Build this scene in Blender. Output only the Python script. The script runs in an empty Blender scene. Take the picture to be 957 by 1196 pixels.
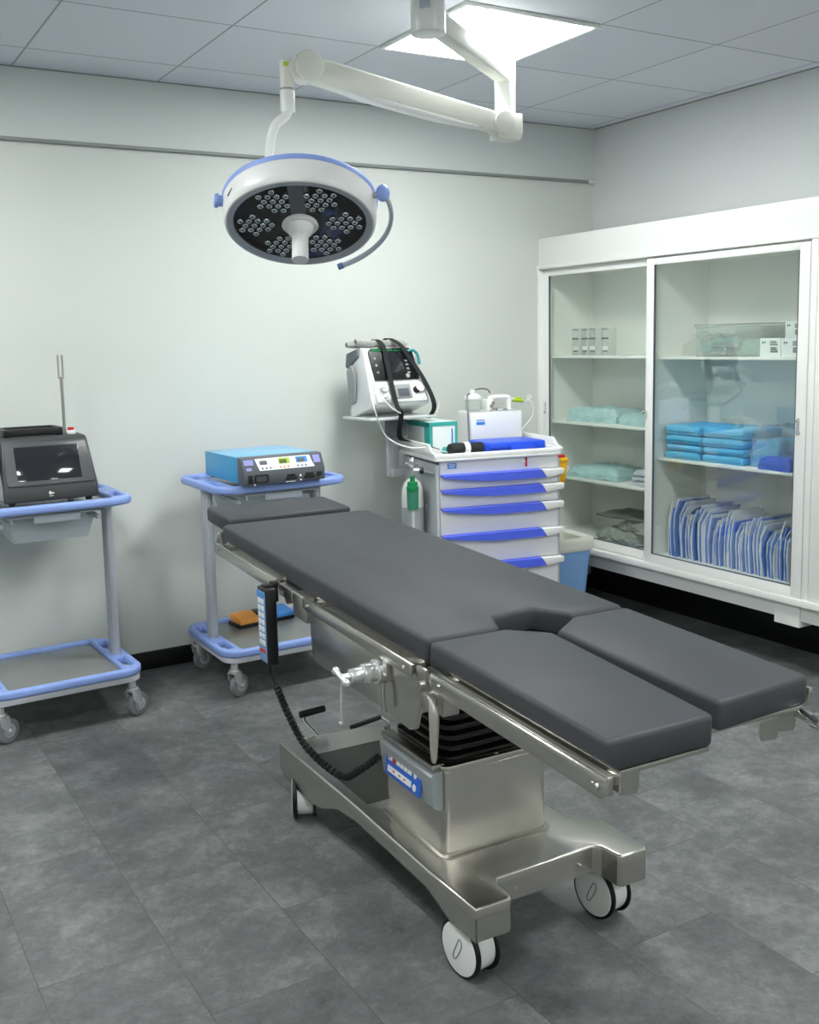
import bpy, bmesh, math, random
from mathutils import Vector, Matrix
random.seed(7)
scene = bpy.context.scene
COL = scene.collection
PI = math.pi

# ------------------------------------------------------------------ materials
def lin(c):
    c = c.lstrip('#')
    v = [int(c[i:i+2], 16)/255 for i in (0, 2, 4)]
    return tuple((x/12.92 if x <= .04045 else ((x+.055)/1.055)**2.4) for x in v) + (1,)

def mat(name, hexc, rough=.5, metal=0, var=0.0, scale=8.0, bump=0.0, bscale=60.0, spec=.5, alpha=1, trans=0, coat=0,
        stretch=None, sheen=0, emit=None, estr=0, ior=1.45):
    m = bpy.data.materials.new(name); m.use_nodes = True
    nt = m.node_tree; N = nt.nodes; L = nt.links
    p = N['Principled BSDF']
    c = lin(hexc)
    p.inputs['Roughness'].default_value = rough
    p.inputs['Metallic'].default_value = metal
    p.inputs['Specular IOR Level'].default_value = spec
    p.inputs['IOR'].default_value = ior
    p.inputs['Alpha'].default_value = alpha
    p.inputs['Transmission Weight'].default_value = trans
    p.inputs['Coat Weight'].default_value = coat
    p.inputs['Sheen Weight'].default_value = sheen
    if emit:
        p.inputs['Emission Color'].default_value = lin(emit); p.inputs['Emission Strength'].default_value = estr
    tc = N.new('ShaderNodeTexCoord')
    mp = N.new('ShaderNodeMapping'); L.new(tc.outputs['Object'], mp.inputs['Vector'])
    if stretch: mp.inputs['Scale'].default_value = stretch
    nz = N.new('ShaderNodeTexNoise'); nz.inputs['Scale'].default_value = scale; nz.inputs['Detail'].default_value = 5
    L.new(mp.outputs[0], nz.inputs['Vector'])
    rm = N.new('ShaderNodeMapRange'); rm.inputs['To Min'].default_value = 1-var; rm.inputs['To Max'].default_value = 1+var
    L.new(nz.outputs['Fac'], rm.inputs['Value'])
    mx = N.new('ShaderNodeVectorMath'); mx.operation = 'SCALE'; mx.inputs[0].default_value = c[:3]
    L.new(rm.outputs[0], mx.inputs['Scale']); L.new(mx.outputs[0], p.inputs['Base Color'])
    if bump:
        n2 = N.new('ShaderNodeTexNoise'); n2.inputs['Scale'].default_value = bscale; n2.inputs['Detail'].default_value = 4
        L.new(mp.outputs[0], n2.inputs['Vector'])
        b = N.new('ShaderNodeBump'); b.inputs['Strength'].default_value = bump; b.inputs['Distance'].default_value = .01
        L.new(n2.outputs['Fac'], b.inputs['Height']); L.new(b.outputs[0], p.inputs['Normal'])
    return m

WALL = mat('wall_paint', '#d3d8d2', .6, var=.03, scale=1.5, bump=.05, bscale=30)
WALL_U = mat('upper_wall_paint', '#d0d6d3', .6, var=.03, scale=1.5, bump=.04, bscale=30)
WALL_R = mat('right_wall_paint', '#d8dcdb', .6, var=.03, scale=1.5, bump=.04, bscale=30)
GREY_TRIM = mat('grey_trim', '#8d9290', .6)
BLACK_TRIM = mat('black_skirting', '#0b0b0c', .45)
WHITE = mat('white_plastic', '#e9ebe9', .35, var=.015)
WHITE_LAC = mat('white_lacquer', '#eceeea', .3, var=.02, scale=3)
CAB_IN = mat('cabinet_inside', '#f6f6f1', .5, var=.02, scale=3)
LAMPW = mat('lamp_white', '#e6e8e6', .3, coat=.3)
LAMPG = mat('lamp_grey', '#a9afb8', .35)
ARMC = mat('arm_cream', '#e2e3da', .35, coat=.2)
BLUE_L = mat('periwinkle_plastic', '#8ea8e6', .42, var=.04, scale=5)
ALU = mat('grey_aluminium', '#b9bdc5', .42, metal=.25, var=.05, scale=4, stretch=(20, 20, 1))
TRAYG = mat('grey_tray_panel', '#8b8f8c', .22, metal=.3, var=.1, scale=6)
ZINC = mat('zinc_metal', '#d6dada', .25, metal=.7, var=.05)
STEEL = mat('brushed_steel', '#cdcac3', .27, metal=1, var=.05, scale=6, stretch=(1, 1, 30), bump=.012, bscale=50)
STEEL2 = mat('satin_steel', '#b9b7b0', .34, metal=1, var=.08, scale=5, bump=.03, bscale=20)
CHROME = mat('chrome', '#d8d8d6', .12, metal=1)
PAD = mat('charcoal_vinyl', '#3b3d41', .5, var=.05, scale=3, bump=.10, bscale=450, spec=.4)
BLACK = mat('black_plastic', '#141517', .4)
RUBBER = mat('black_rubber', '#08080a', .42, bump=.1, bscale=60)
WHEELG = mat('grey_rubber', '#7d7f82', .45)
ESUB = mat('cyan_blue_enamel', '#3f9fd0', .35, var=.04)
ESUT = mat('pale_blue_enamel', '#7ab8dd', .3, var=.04)
DGREY = mat('dark_grey_panel', '#565b62', .45)
MGREY = mat('mid_grey_plastic', '#74787b', .5)
DEVD = mat('device_charcoal', '#3c3f40', .42, bump=.05, bscale=200)
BEZEL = mat('bezel_charcoal', '#4b4e50', .35)
SCREEN = mat('dark_screen', '#23252a', .09, coat=.5)
GREYSIDE = mat('grey_side_plastic', '#9a9d9c', .5)
RED = mat('red_plastic', '#c23431', .4)
DRAWB = mat('royal_blue_plastic', '#4c62dd', .38, var=.05)
CASEB = mat('case_blue_plastic', '#1f4fd6', .38, var=.06, bump=.05, bscale=100)
CARTSIDE = mat('cart_side_grey', '#b4b9bb', .5, var=.02)
CARTW = mat('cart_white', '#e3e4e4', .38, var=.015)
TEAL = mat('teal_card', '#3aa79d', .55)
CARDW = mat('white_card', '#e4eae8', .55)
LABB = mat('label_blue', '#2f86cf', .4)
LABD = mat('label_deep_blue', '#2a63c9', .4)
INK = mat('print_ink', '#3a3d42', .6)
YEL = mat('yellow_plastic', '#f2b81e', .4)
ORANGE = mat('orange_plastic', '#eda04a', .5)
PBLUE = mat('pedal_blue', '#4a92dc', .45)
GREEN = mat('green_plastic', '#128047', .35)
LGREEN = mat('lime_plastic', '#a9c43a', .4)
CYANP = mat('cyan_screen', '#7fc4dc', .3)
GSCR = mat('olive_screen', '#56663a', .3)
BINB = mat('bin_blue', '#7fa9dc', .45, var=.03)
BAGW = mat('bin_bag_white', '#e2e4d8', .45, bump=.3, bscale=20)
DRAPE = mat('sky_blue_drape', '#62bce6', .7, var=.08, scale=14, bump=.3, bscale=40)
DRAPED = mat('royal_blue_drape', '#3c63cf', .65, var=.12, scale=20, bump=.3, bscale=40)
TEALP = mat('teal_sterile_wrap', '#b4d6d8', .4, var=.3, scale=22, bump=.8, bscale=45)
LINEN = mat('grey_white_linen', '#c3c8d2', .7, var=.08, scale=20, bump=.3, bscale=40)
GBAG = mat('grey_crinkled_plastic', '#9da29c', .3, var=.5, scale=26, bump=1.0, bscale=40)
PPAPER = mat('pouch_paper', '#e8ebf0', .55, var=.06, scale=20, bump=.2, bscale=30)
PBLUEF = mat('pouch_blue_film', '#557ccd', .3, var=.2, scale=24, bump=.2, bscale=30)
LENSM = mat('lens_glass', '#b4babd', .1, metal=1)
LGLASS = mat('black_lamp_glass', '#07080c', .08, coat=.4)
FABB = mat('black_webbing', '#1d2223', .8, bump=.3, bscale=300)
CABLEW = mat('white_cable', '#e4e6e2', .45)
CABLEG = mat('grey_tube', '#6d7270', .4)

def glassy(name, hexc, refl=.12, tint=.9, rough=.02, op=.0):
    m = bpy.data.materials.new(name); m.use_nodes = True
    nt = m.node_tree; N = nt.nodes; L = nt.links
    N.remove(N['Principled BSDF']); out = N['Material Output']
    tr = N.new('ShaderNodeBsdfTransparent'); c = lin(hexc); tr.inputs[0].default_value = tuple(x*tint for x in c[:3])+(1,)
    gl = N.new('ShaderNodeBsdfGlossy'); gl.inputs['Roughness'].default_value = rough
    df = N.new('ShaderNodeBsdfDiffuse'); df.inputs[0].default_value = c
    fr = N.new('ShaderNodeLayerWeight'); fr.inputs[0].default_value = .5
    pw = N.new('ShaderNodeMath'); pw.operation = 'POWER'; pw.inputs[1].default_value = 5; L.new(fr.outputs['Facing'], pw.inputs[0])
    ma = N.new('ShaderNodeMath'); ma.operation = 'MULTIPLY_ADD'; ma.inputs[1].default_value = .8; ma.inputs[2].default_value = refl
    L.new(pw.outputs[0], ma.inputs[0])
    m1 = N.new('ShaderNodeMixShader'); m1.inputs[0].default_value = op; L.new(tr.outputs[0], m1.inputs[1]); L.new(df.outputs[0], m1.inputs[2])
    m2 = N.new('ShaderNodeMixShader'); L.new(ma.outputs[0], m2.inputs[0]); L.new(m1.outputs[0], m2.inputs[1]); L.new(gl.outputs[0], m2.inputs[2])
    L.new(m2.outputs[0], out.inputs[0])
    return m
GLASS = glassy('cabinet_glass', '#fbfefc', refl=.085, tint=1.0)
CLEARP = glassy('clear_plastic', '#f4f8f6', refl=.05, tint=1, rough=.15, op=.16)
BINP = glassy('frosted_bin_plastic', '#eef4f8', refl=.05, tint=1, rough=.25, op=.38)
WRAPC = glassy('clear_wrap', '#e6f0f6', refl=.10, tint=1, rough=.12, op=.14)
GREENC = glassy('green_clear', '#4fae8c', refl=.08, tint=.95, rough=.1, op=.5)

def floor_mat():
    m = bpy.data.materials.new('vinyl_stone_tiles'); m.use_nodes = True
    nt = m.node_tree; N = nt.nodes; L = nt.links; p = N['Principled BSDF']
    tc = N.new('ShaderNodeTexCoord'); sx = N.new('ShaderNodeSeparateXYZ'); L.new(tc.outputs['Object'], sx.inputs[0])
    def math_(op, a, b):
        n = N.new('ShaderNodeMath'); n.operation = op
        for i, v in enumerate((a, b)):
            if isinstance(v, (int, float)): n.inputs[i].default_value = v
            else: L.new(v, n.inputs[i])
        return n.outputs[0]
    TW, TL = .307, .605
    x = math_('ADD', sx.outputs[0], 3.261+20*TW); y = math_('ADD', sx.outputs[1], 2.166+20*TL)
    cb = N.new('ShaderNodeCombineXYZ'); L.new(y, cb.inputs[0]); L.new(x, cb.inputs[1])
    br = N.new('ShaderNodeTexBrick'); L.new(cb.outputs[0], br.inputs['Vector'])
    br.offset = .5; br.offset_frequency = 2
    br.inputs['Scale'].default_value = 1; br.inputs['Brick Width'].default_value = TL; br.inputs['Row Height'].default_value = TW
    br.inputs['Mortar Size'].default_value = .0013; br.inputs['Mortar Smooth'].default_value = .3
    br.inputs['Color1'].default_value = (.90, .90, .90, 1); br.inputs['Color2'].default_value = (1.08, 1.08, 1.08, 1); br.inputs['Mortar'].default_value = (.56, .56, .56, 1)
    br.inputs['Bias'].default_value = 0
    n1 = N.new('ShaderNodeTexNoise'); n1.inputs['Scale'].default_value = 4.5; n1.inputs['Detail'].default_value = 12; n1.inputs['Roughness'].default_value = .78; n1.inputs['Distortion'].default_value = .15
    # shift the stone pattern per tile so it breaks at the seams
    vm = N.new('ShaderNodeVectorMath'); vm.operation = 'MULTIPLY_ADD'; L.new(br.outputs['Color'], vm.inputs[0]); vm.inputs[1].default_value = (9, 7, 5); L.new(tc.outputs['Object'], vm.inputs[2])
    L.new(vm.outputs[0], n1.inputs['Vector'])
    rp = N.new('ShaderNodeValToRGB'); e = rp.color_ramp.elements
    e[0].position = .36; e[0].color = lin('#424343'); e[1].position = .72; e[1].color = lin('#9a9c9a')
    k = e.new(.52); k.color = lin('#686a6a')
    n3 = N.new('ShaderNodeTexNoise'); n3.inputs['Scale'].default_value = 26; n3.inputs['Detail'].default_value = 10; n3.inputs['Roughness'].default_value = .8; n3.inputs['Distortion'].default_value = 1.2
    L.new(vm.outputs[0], n3.inputs['Vector'])
    n4 = N.new('ShaderNodeTexNoise'); n4.inputs['Scale'].default_value = 1.3; n4.inputs['Detail'].default_value = 3; L.new(tc.outputs['Object'], n4.inputs['Vector'])
    mix3 = math_('ADD', math_('ADD', math_('MULTIPLY', n1.outputs['Fac'], .62), math_('MULTIPLY', n3.outputs['Fac'], .30)), math_('MULTIPLY', n4.outputs['Fac'], .12))
    L.new(mix3, rp.inputs[0])
    mx = N.new('ShaderNodeMix'); mx.data_type = 'RGBA'; mx.blend_type = 'MULTIPLY'; mx.inputs['Factor'].default_value = 1
    L.new(rp.outputs[0], mx.inputs['A']); L.new(br.outputs['Color'], mx.inputs['B'])
    L.new(mx.outputs['Result'], p.inputs['Base Color'])
    n2 = N.new('ShaderNodeTexNoise'); n2.inputs['Scale'].default_value = 22; n2.inputs['Detail'].default_value = 8; L.new(tc.outputs['Object'], n2.inputs['Vector'])
    r2 = N.new('ShaderNodeMapRange'); r2.inputs['To Min'].default_value = .36; r2.inputs['To Max'].default_value = .6; L.new(n2.outputs['Fac'], r2.inputs['Value']); L.new(r2.outputs[0], p.inputs['Roughness'])
    ad = math_('ADD', math_('MULTIPLY', n3.outputs['Fac'], .9), math_('MULTIPLY', br.outputs['Fac'], -1.2))
    b = N.new('ShaderNodeBump'); b.inputs['Strength'].default_value = .35; b.inputs['Distance'].default_value = .004; L.new(ad, b.inputs['Height']); L.new(b.outputs[0], p.inputs['Normal'])
    p.inputs['Specular IOR Level'].default_value = .45
    return m

def ceil_mat():
    m = bpy.data.materials.new('ceiling_tiles'); m.use_nodes = True
    nt = m.node_tree; N = nt.nodes; L = nt.links; p = N['Principled BSDF']
    tc = N.new('ShaderNodeTexCoord'); mp = N.new('ShaderNodeMapping'); L.new(tc.outputs['Object'], mp.inputs[0])
    mp.inputs['Location'].default_value = (.669+12, .891+12, 0)
    br = N.new('ShaderNodeTexBrick'); L.new(mp.outputs[0], br.inputs['Vector']); br.offset = 0
    br.inputs['Scale'].default_value = 1; br.inputs['Brick Width'].default_value = .6; br.inputs['Row Height'].default_value = .6
    br.inputs['Mortar Size'].default_value = .0045; br.inputs['Mortar Smooth'].default_value = .1
    br.inputs['Color1'].default_value = lin('#d6d9e2'); br.inputs['Color2'].default_value = lin('#dcdfe8'); br.inputs['Mortar'].default_value = lin('#a2a6ad')
    L.new(br.outputs['Color'], p.inputs['Base Color']); p.inputs['Roughness'].default_value = .8
    n2 = N.new('ShaderNodeTexNoise'); n2.inputs['Scale'].default_value = 90; L.new(tc.outputs['Object'], n2.inputs['Vector'])
    b = N.new('ShaderNodeBump'); b.inputs['Strength'].default_value = .1; b.inputs['Distance'].default_value = .003; L.new(n2.outputs['Fac'], b.inputs['Height']); L.new(b.outputs[0], p.inputs['Normal'])
    return m
FLOOR = floor_mat(); CEIL = ceil_mat()
EMIT = mat('light_diffuser', '#ffffff', .5, emit='#fbfdfc', estr=32)

# ------------------------------------------------------------------ mesh builder
def T3(x, y, z): return Matrix.Translation((x, y, z))
def RX(a): return Matrix.Rotation(a, 4, 'X')
def RY(a): return Matrix.Rotation(a, 4, 'Y')
def RZ(a): return Matrix.Rotation(a, 4, 'Z')
def frame(o, zaxis, xhint=(1, 0, 0)):
    z = Vector(zaxis).normalized(); x = Vector(xhint); x = (x-z*x.dot(z)).normalized(); y = z.cross(x)
    m = Matrix((x, y, z)).transposed().to_4x4(); m.translation = Vector(o); return m

class MB:
    def __init__(s, T=None): s.bm = bmesh.new(); s.T = T or Matrix()
    def _fin(s, vs, T, bev=0, seg=2, ang=.6):
        bmesh.ops.transform(s.bm, matrix=s.T @ (T or Matrix()), verts=vs)
        if bev:
            st = set(vs); es = [e for e in s.bm.edges if e.verts[0] in st and e.verts[1] in st and len(e.link_faces) == 2 and e.calc_face_angle(0) > ang]
            bmesh.ops.bevel(s.bm, geom=es, offset=bev, segments=seg, profile=.5, affect='EDGES', clamp_overlap=True)
    def box(s, c, d, bev=0, T=None, seg=2, taper=None):
        r = bmesh.ops.create_cube(s.bm, size=1)['verts']
        for v in r:
            if taper and v.co.z < 0: v.co.x *= taper; v.co.y *= taper
            v.co = Vector((v.co.x*d[0]+c[0], v.co.y*d[1]+c[1], v.co.z*d[2]+c[2]))
        s._fin(r, T, bev, seg); return s
    def bx(s, x0, x1, y0, y1, z0, z1, bev=0, T=None, seg=2):
        return s.box(((x0+x1)/2, (y0+y1)/2, (z0+z1)/2), (abs(x1-x0), abs(y1-y0), abs(z1-z0)), bev, T, seg)
    def cyl(s, p0, p1, r0, r1=None, seg=28, bev=0, T=None):
        p0 = Vector(p0); p1 = Vector(p1); r1 = r0 if r1 is None else r1
        r = bmesh.ops.create_cone(s.bm, cap_ends=True, segments=seg, radius1=r0, radius2=r1, depth=(p1-p0).length)['verts']
        q = (p1-p0).to_track_quat('Z', 'Y').to_matrix().to_4x4(); q.translation = (p0+p1)/2
        s._fin(r, (T or Matrix()) @ q, bev, 2, .9); return s
    def prism(s, poly, z0, z1, T=None, bev=0, seg=2, ang=.6, top=False):
        a = [s.bm.verts.new((x, y, z0)) for x, y in poly]; b = [s.bm.verts.new((x, y, z1)) for x, y in poly]
        n = len(poly); fs = [s.bm.faces.new(a[::-1]), s.bm.faces.new(b)]
        for i in range(n): fs.append(s.bm.faces.new((a[i], a[(i+1) % n], b[(i+1) % n], b[i])))
        bmesh.ops.recalc_face_normals(s.bm, faces=fs)
        if top and bev:
            es = [e for e in s.bm.edges if e.verts[0] in b and e.verts[1] in b]
            r_ = bmesh.ops.bevel(s.bm, geom=es, offset=bev, segments=seg, profile=.5, affect='EDGES', clamp_overlap=True)
            allv = set(a)
            st = list(a)
            while st:
                v = st.pop()
                for e in v.link_edges:
                    o_ = e.other_vert(v)
                    if o_ not in allv: allv.add(o_); st.append(o_)
            bmesh.ops.transform(s.bm, matrix=s.T @ (T or Matrix()), verts=list(allv)); return s
        s._fin(a+b, T, bev, seg, ang); return s
    def lathe(s, prof, seg=40, T=None):
        rings = []; vs = []
        for r, z in prof:
            if r < 1e-6: ring = [s.bm.verts.new((0, 0, z))]
            else: ring = [s.bm.verts.new((r*math.cos(2*PI*i/seg), r*math.sin(2*PI*i/seg), z)) for i in range(seg)]
            rings.append(ring); vs += ring
        fs = []
        for a, b in zip(rings, rings[1:]):
            for i in range(seg):
                j = (i+1) % seg
                if len(a) == 1 and len(b) == 1: continue
                if len(a) == 1: fs.append(s.bm.faces.new((a[0], b[i], b[j])))
                elif len(b) == 1: fs.append(s.bm.faces.new((a[i], a[j], b[0])))
                else: fs.append(s.bm.faces.new((a[i], a[j], b[j], b[i])))
        bmesh.ops.recalc_face_normals(s.bm, faces=fs)
        s._fin(vs, T); return s
    def tube(s, pts, r, seg=10, T=None, smooth=0, flat=None, closed=False):
        P = [Vector(p) for p in pts]
        if smooth:
            Q = []; n = len(P)
            rng = n if closed else n-1
            for i in range(rng):
                p0 = P[(i-1) % n] if (closed or i > 0) else P[0]; p1 = P[i]; p2 = P[(i+1) % n]; p3 = P[(i+2) % n] if (closed or i < n-2) else P[-1]
                for k in range(smooth):
                    t = k/smooth
                    Q.append(.5*((2*p1)+(-p0+p2)*t+(2*p0-5*p1+4*p2-p3)*t*t+(-p0+3*p1-3*p2+p3)*t**3))
            if not closed: Q.append(P[-1])
            P = Q
        n = len(P); rings = []; vs = []; up = None
        for i, p in enumerate(P):
            if closed: t = (P[(i+1) % n]-P[i-1]).normalized()
            else: t = (P[min(i+1, n-1)]-P[max(i-1, 0)]).normalized()
            if up is None:
                up = Vector((0, 0, 1)) if abs(t.z) < .9 else Vector((1, 0, 0))
            up = (up-t*up.dot(t)).normalized(); sd = t.cross(up)
            rr = r(i/(n-1)) if callable(r) else r
            fa, fb = (flat if flat else (1, 1))
            ring = [s.bm.verts.new(p+up*math.cos(2*PI*k/seg)*rr*fa+sd*math.sin(2*PI*k/seg)*rr*fb) for k in range(seg)]
            rings.append(ring); vs += ring
        fs = []
        m = n if closed else n-1
        for i in range(m):
            a = rings[i]; b = rings[(i+1) % n]
            for k in range(seg): fs.append(s.bm.faces.new((a[k], a[(k+1) % seg], b[(k+1) % seg], b[k])))
        if not closed: fs.append(s.bm.faces.new(rings[0][::-1])); fs.append(s.bm.faces.new(rings[-1]))
        bmesh.ops.recalc_face_normals(s.bm, faces=fs)
        s._fin(vs, T); return s
    def sph(s, c, r, T=None, seg=20, sc=(1, 1, 1)):
        v = bmesh.ops.create_uvsphere(s.bm, u_segments=seg, v_segments=max(8, seg//2), radius=r)['verts']
        for q in v: q.co = Vector((q.co.x*sc[0]+c[0], q.co.y*sc[1]+c[1], q.co.z*sc[2]+c[2]))
        s._fin(v, T); return s
    def plate(s, outlines, z0, z1, T=None, bev=.004):
        cu = bpy.data.curves.new('tmp', 'CURVE'); cu.dimensions = '2D'; cu.fill_mode = 'BOTH'
        for k, o in enumerate(outlines):
            sp = cu.splines.new('POLY'); sp.points.add(len(o)-1)
            for i, q in enumerate(o): sp.points[i].co = (q[0], q[1], 0, 1)
            sp.use_cyclic_u = True
        cu.extrude = (z1-z0)/2-bev; cu.bevel_depth = bev; cu.bevel_resolution = 2; cu.offset = -bev
        ob = bpy.data.objects.new('tmp', cu); COL.objects.link(ob)
        dg = bpy.context.evaluated_depsgraph_get(); me = bpy.data.meshes.new_from_object(ob.evaluated_get(dg))
        bpy.data.objects.remove(ob); bpy.data.curves.remove(cu)
        n0 = len(s.bm.verts); s.bm.from_mesh(me); bpy.data.meshes.remove(me); s.bm.verts.ensure_lookup_table()
        vs = s.bm.verts[n0:]
        bmesh.ops.transform(s.bm, matrix=T3(0, 0, (z0+z1)/2), verts=vs)
        s._fin(list(vs), T); return s
    def text(s, body, size, T, depth=.0006):
        cu = bpy.data.curves.new('tmp', 'FONT'); cu.body = body; cu.size = size; cu.extrude = depth; cu.align_x = 'CENTER'; cu.align_y = 'CENTER'
        ob = bpy.data.objects.new('tmp', cu); COL.objects.link(ob)
        dg = bpy.context.evaluated_depsgraph_get(); me = bpy.data.meshes.new_from_object(ob.evaluated_get(dg))
        bpy.data.objects.remove(ob); bpy.data.curves.remove(cu)
        n0 = len(s.bm.verts); s.bm.from_mesh(me); bpy.data.meshes.remove(me); s.bm.verts.ensure_lookup_table()
        s._fin(list(s.bm.verts[n0:]), T); return s
    def ruffle(s, amp, freq=30, seed=0):
        from mathutils import noise
        for v in s.bm.verts: v.co += noise.noise_vector(v.co*freq+Vector((seed, seed*2, 0)))*amp
        return s
    def sub(s, n=1):
        bmesh.ops.subdivide_edges(s.bm, edges=s.bm.edges[:], cuts=n, use_grid_fill=True); return s
    SEP = {'face_stile', 'end_bracket', 'foot_pedal', 'pedal_rod', 'socket', 'panel_sticker', 'head_bracket', 'collar_screw', 'skirt_screw', 'button', 'connector',
           'door_lock', 'foot', 'drawer_runner', 'panel_button', 'panel_mark', 'corner_post', 'keypad_button', 'side_panel', 'frame_beam', 'gauge_knob', 'holder_bracket', 'printed_band'}
    def build(s, name, m, parent=None, loc=None, rotz=0, rot=None, smooth=True):
        if name in MB.SEP and parent:
            return s.build_sep(name, m, parent)
        return s.build_one(name, m, parent, loc, rotz, rot, smooth)
    def build_sep(s, name, m, parent):
        seen = {}; isl = []
        for v in s.bm.verts:
            if v in seen: continue
            st = [v]; seen[v] = len(isl); cur = []
            while st:
                a = st.pop(); cur.append(a)
                for e in a.link_edges:
                    b_ = e.other_vert(a)
                    if b_ not in seen: seen[b_] = len(isl); st.append(b_)
            isl.append(cur)
        bb = [[[min(v.co[k] for v in c) for k in range(3)], [max(v.co[k] for v in c) for k in range(3)]] for c in isl]
        grp = list(range(len(isl)))
        def near(a, b_): return all(bb[a][0][k]-.002 <= bb[b_][1][k] and bb[b_][0][k]-.002 <= bb[a][1][k] for k in range(3))
        ch = True
        while ch:
            ch = False
            for i in range(len(isl)):
                for j in range(i+1, len(isl)):
                    if grp[i] != grp[j] and near(i, j):
                        g0, g1 = min(grp[i], grp[j]), max(grp[i], grp[j]); grp = [g0 if g == g1 else g for g in grp]; ch = True
        out = None
        for g in sorted(set(grp)):
            n = MB(); mp = {}
            for i, c in enumerate(isl):
                if grp[i] != g: continue
                for v in c: mp[v] = n.bm.verts.new(v.co)
            fs = {f for v in mp for f in v.link_faces}
            for f in sorted(fs, key=lambda f: f.index): n.bm.faces.new([mp[v] for v in f.verts])
            n.bm.normal_update()
            out = n.build_one(name, m, parent)
        s.bm.free(); return out
    def build_one(s, name, m, parent=None, loc=None, rotz=0, rot=None, smooth=True):
        me = bpy.data.meshes.new(name)
        for f in s.bm.faces: f.smooth = smooth
        for e in s.bm.edges:
            if len(e.link_faces) == 2 and e.calc_face_angle(0) > .62: e.smooth = False
        s.bm.to_mesh(me); s.bm.free(); me.materials.append(m)
        o = bpy.data.objects.new(name, me); COL.objects.link(o)
        if parent: o.parent = parent
        if loc: o.location = loc
        if rot: o.rotation_euler = rot
        elif rotz: o.rotation_euler.z = rotz
        return o

def tag(o, label, cat, group=None, kind=None):
    o['label'] = label; o['category'] = cat
    if group: o['group'] = group
    if kind: o['kind'] = kind
    return o
def thing(name, label, cat, loc=(0, 0, 0), rotz=0, group=None, rot=None):
    o = bpy.data.objects.new(name, None); COL.objects.link(o); o.empty_display_size = .1
    o.location = loc; o.rotation_euler = rot if rot else (0, 0, rotz)
    return tag(o, label, cat, group)
def struct(o, label, cat):
    o['kind'] = 'structure'; o['label'] = label; o['category'] = cat; return o
def copy_tree(o, parent=None):
    c = o.copy(); COL.objects.link(c)
    if parent: c.parent = parent
    for ch in list(o.children): copy_tree(ch, c)
    return c
def rrect(x0, x1, y0, y1, r, n=6):
    out = []
    for cx, cy, a in ((x1-r, y1-r, 0), (x0+r, y1-r, PI/2), (x0+r, y0+r, PI), (x1-r, y0+r, 1.5*PI)):
        for i in range(n+1):
            t = a+PI/2*i/n; out.append((cx+r*math.cos(t), cy+r*math.sin(t)))
    return out

# ------------------------------------------------------------------ room
H = 2.594
XL, YF = -6.2, -7.2
struct(MB().bx(XL-.1, .1, YF-.1, .1, -.1, 0).build('floor', FLOOR), 'dark grey stone-look vinyl tile floor in staggered rows', 'floor')
struct(MB().bx(XL-.1, .1, YF-.1, .1, H, H+.1).build('ceiling', CEIL), 'suspended ceiling of square bluish grey tiles', 'ceiling')
struct(MB().bx(XL, 0, 0, .1, 0, H).build('wall_back', WALL), 'plain off-white wall behind the carts', 'wall')
struct(MB().bx(0, .1, YF, .1, 0, H).build('wall_right', WALL_R), 'light grey wall carrying the glazed cabinet', 'wall')
struct(MB().bx(XL-.1, XL, YF, .1, 0, H).build('wall_left', WALL), 'plain off-white wall on the left side', 'wall')
struct(MB().bx(XL, 0, YF-.1, YF, 0, H).build('wall_front', WALL), 'plain off-white wall behind the camera', 'wall')
struct(MB().bx(XL, 0, -.012, .0, 2.316, H-.001).build('trim_1', WALL_U), 'slightly projecting upper band of the back wall', 'trim')
struct(MB().bx(XL, -.02, -.02, .0, 2.302, 2.316, .002).build('shade_strip', GREY_TRIM), 'thin grey strip standing in for the shadow line along the back wall', 'trim')  # shadow gap below the projecting band, put in as a grey strip
struct(MB().bx(-.045, -.001, -.024, .0, 2.299, 2.318, .003).build('trim_3', WHITE), 'small white end cap where the shadow strip meets the corner', 'trim')
struct(MB().bx(XL, 0, -.014, 0, 0, .082, .002).build('baseboard_back', BLACK_TRIM), 'black baseboard along the back wall', 'baseboard')
struct(MB().bx(-.014, 0, YF, -.014, 0, .16, .002).build('baseboard_shade_right', BLACK_TRIM), 'black baseboard under the glazed cabinet, made tall to stand in for shade', 'baseboard')  # black baseboard drawn taller to imitate the deep shade under the cabinet
for s in ('ceil',):
    m = MB()
    m.bx(XL, 0, -.020, -.012, H-.004, H-.0005); m.bx(-.008, 0, YF, -.020, H-.004, H-.0005)
    struct(m.build('trim_4', GREY_TRIM), 'thin grey edge angle around the ceiling', 'trim')

def ceiling_panel(x1, y1, label):
    x0, y0 = x1-.6, y1-.6
    t = thing('ceiling_light', label, 'ceiling light', ((x0+x1)/2, (y0+y1)/2, H-.012), group=None)
    MB().plate([rrect(-.298, .298, -.298, .298, .002, 2), rrect(-.282, .282, -.282, .282, .002, 2)], 0, .0115, bev=.001).build('frame', WHITE, t)
    MB().bx(-.281, .281, -.281, .281, .004, .0105).build('diffuser', EMIT, t)
ceiling_panel(-1.269, -.891, 'square glowing white ceiling light panel beside the surgical lamp column')
ceiling_panel(-1.269, -3.291, 'glowing ceiling light panel at the right, outside the photo')
ceiling_panel(-3.669, -.891, 'glowing ceiling light panel above the left cart, outside the photo')
ceiling_panel(-3.669, -3.291, 'glowing ceiling light panel above the camera, outside the photo')
ceiling_panel(-3.669, -5.691, 'glowing ceiling light panel behind the camera, outside the photo')
ceiling_panel(-1.269, -5.691, 'glowing ceiling light panel behind and right of the camera, outside the photo')

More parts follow.
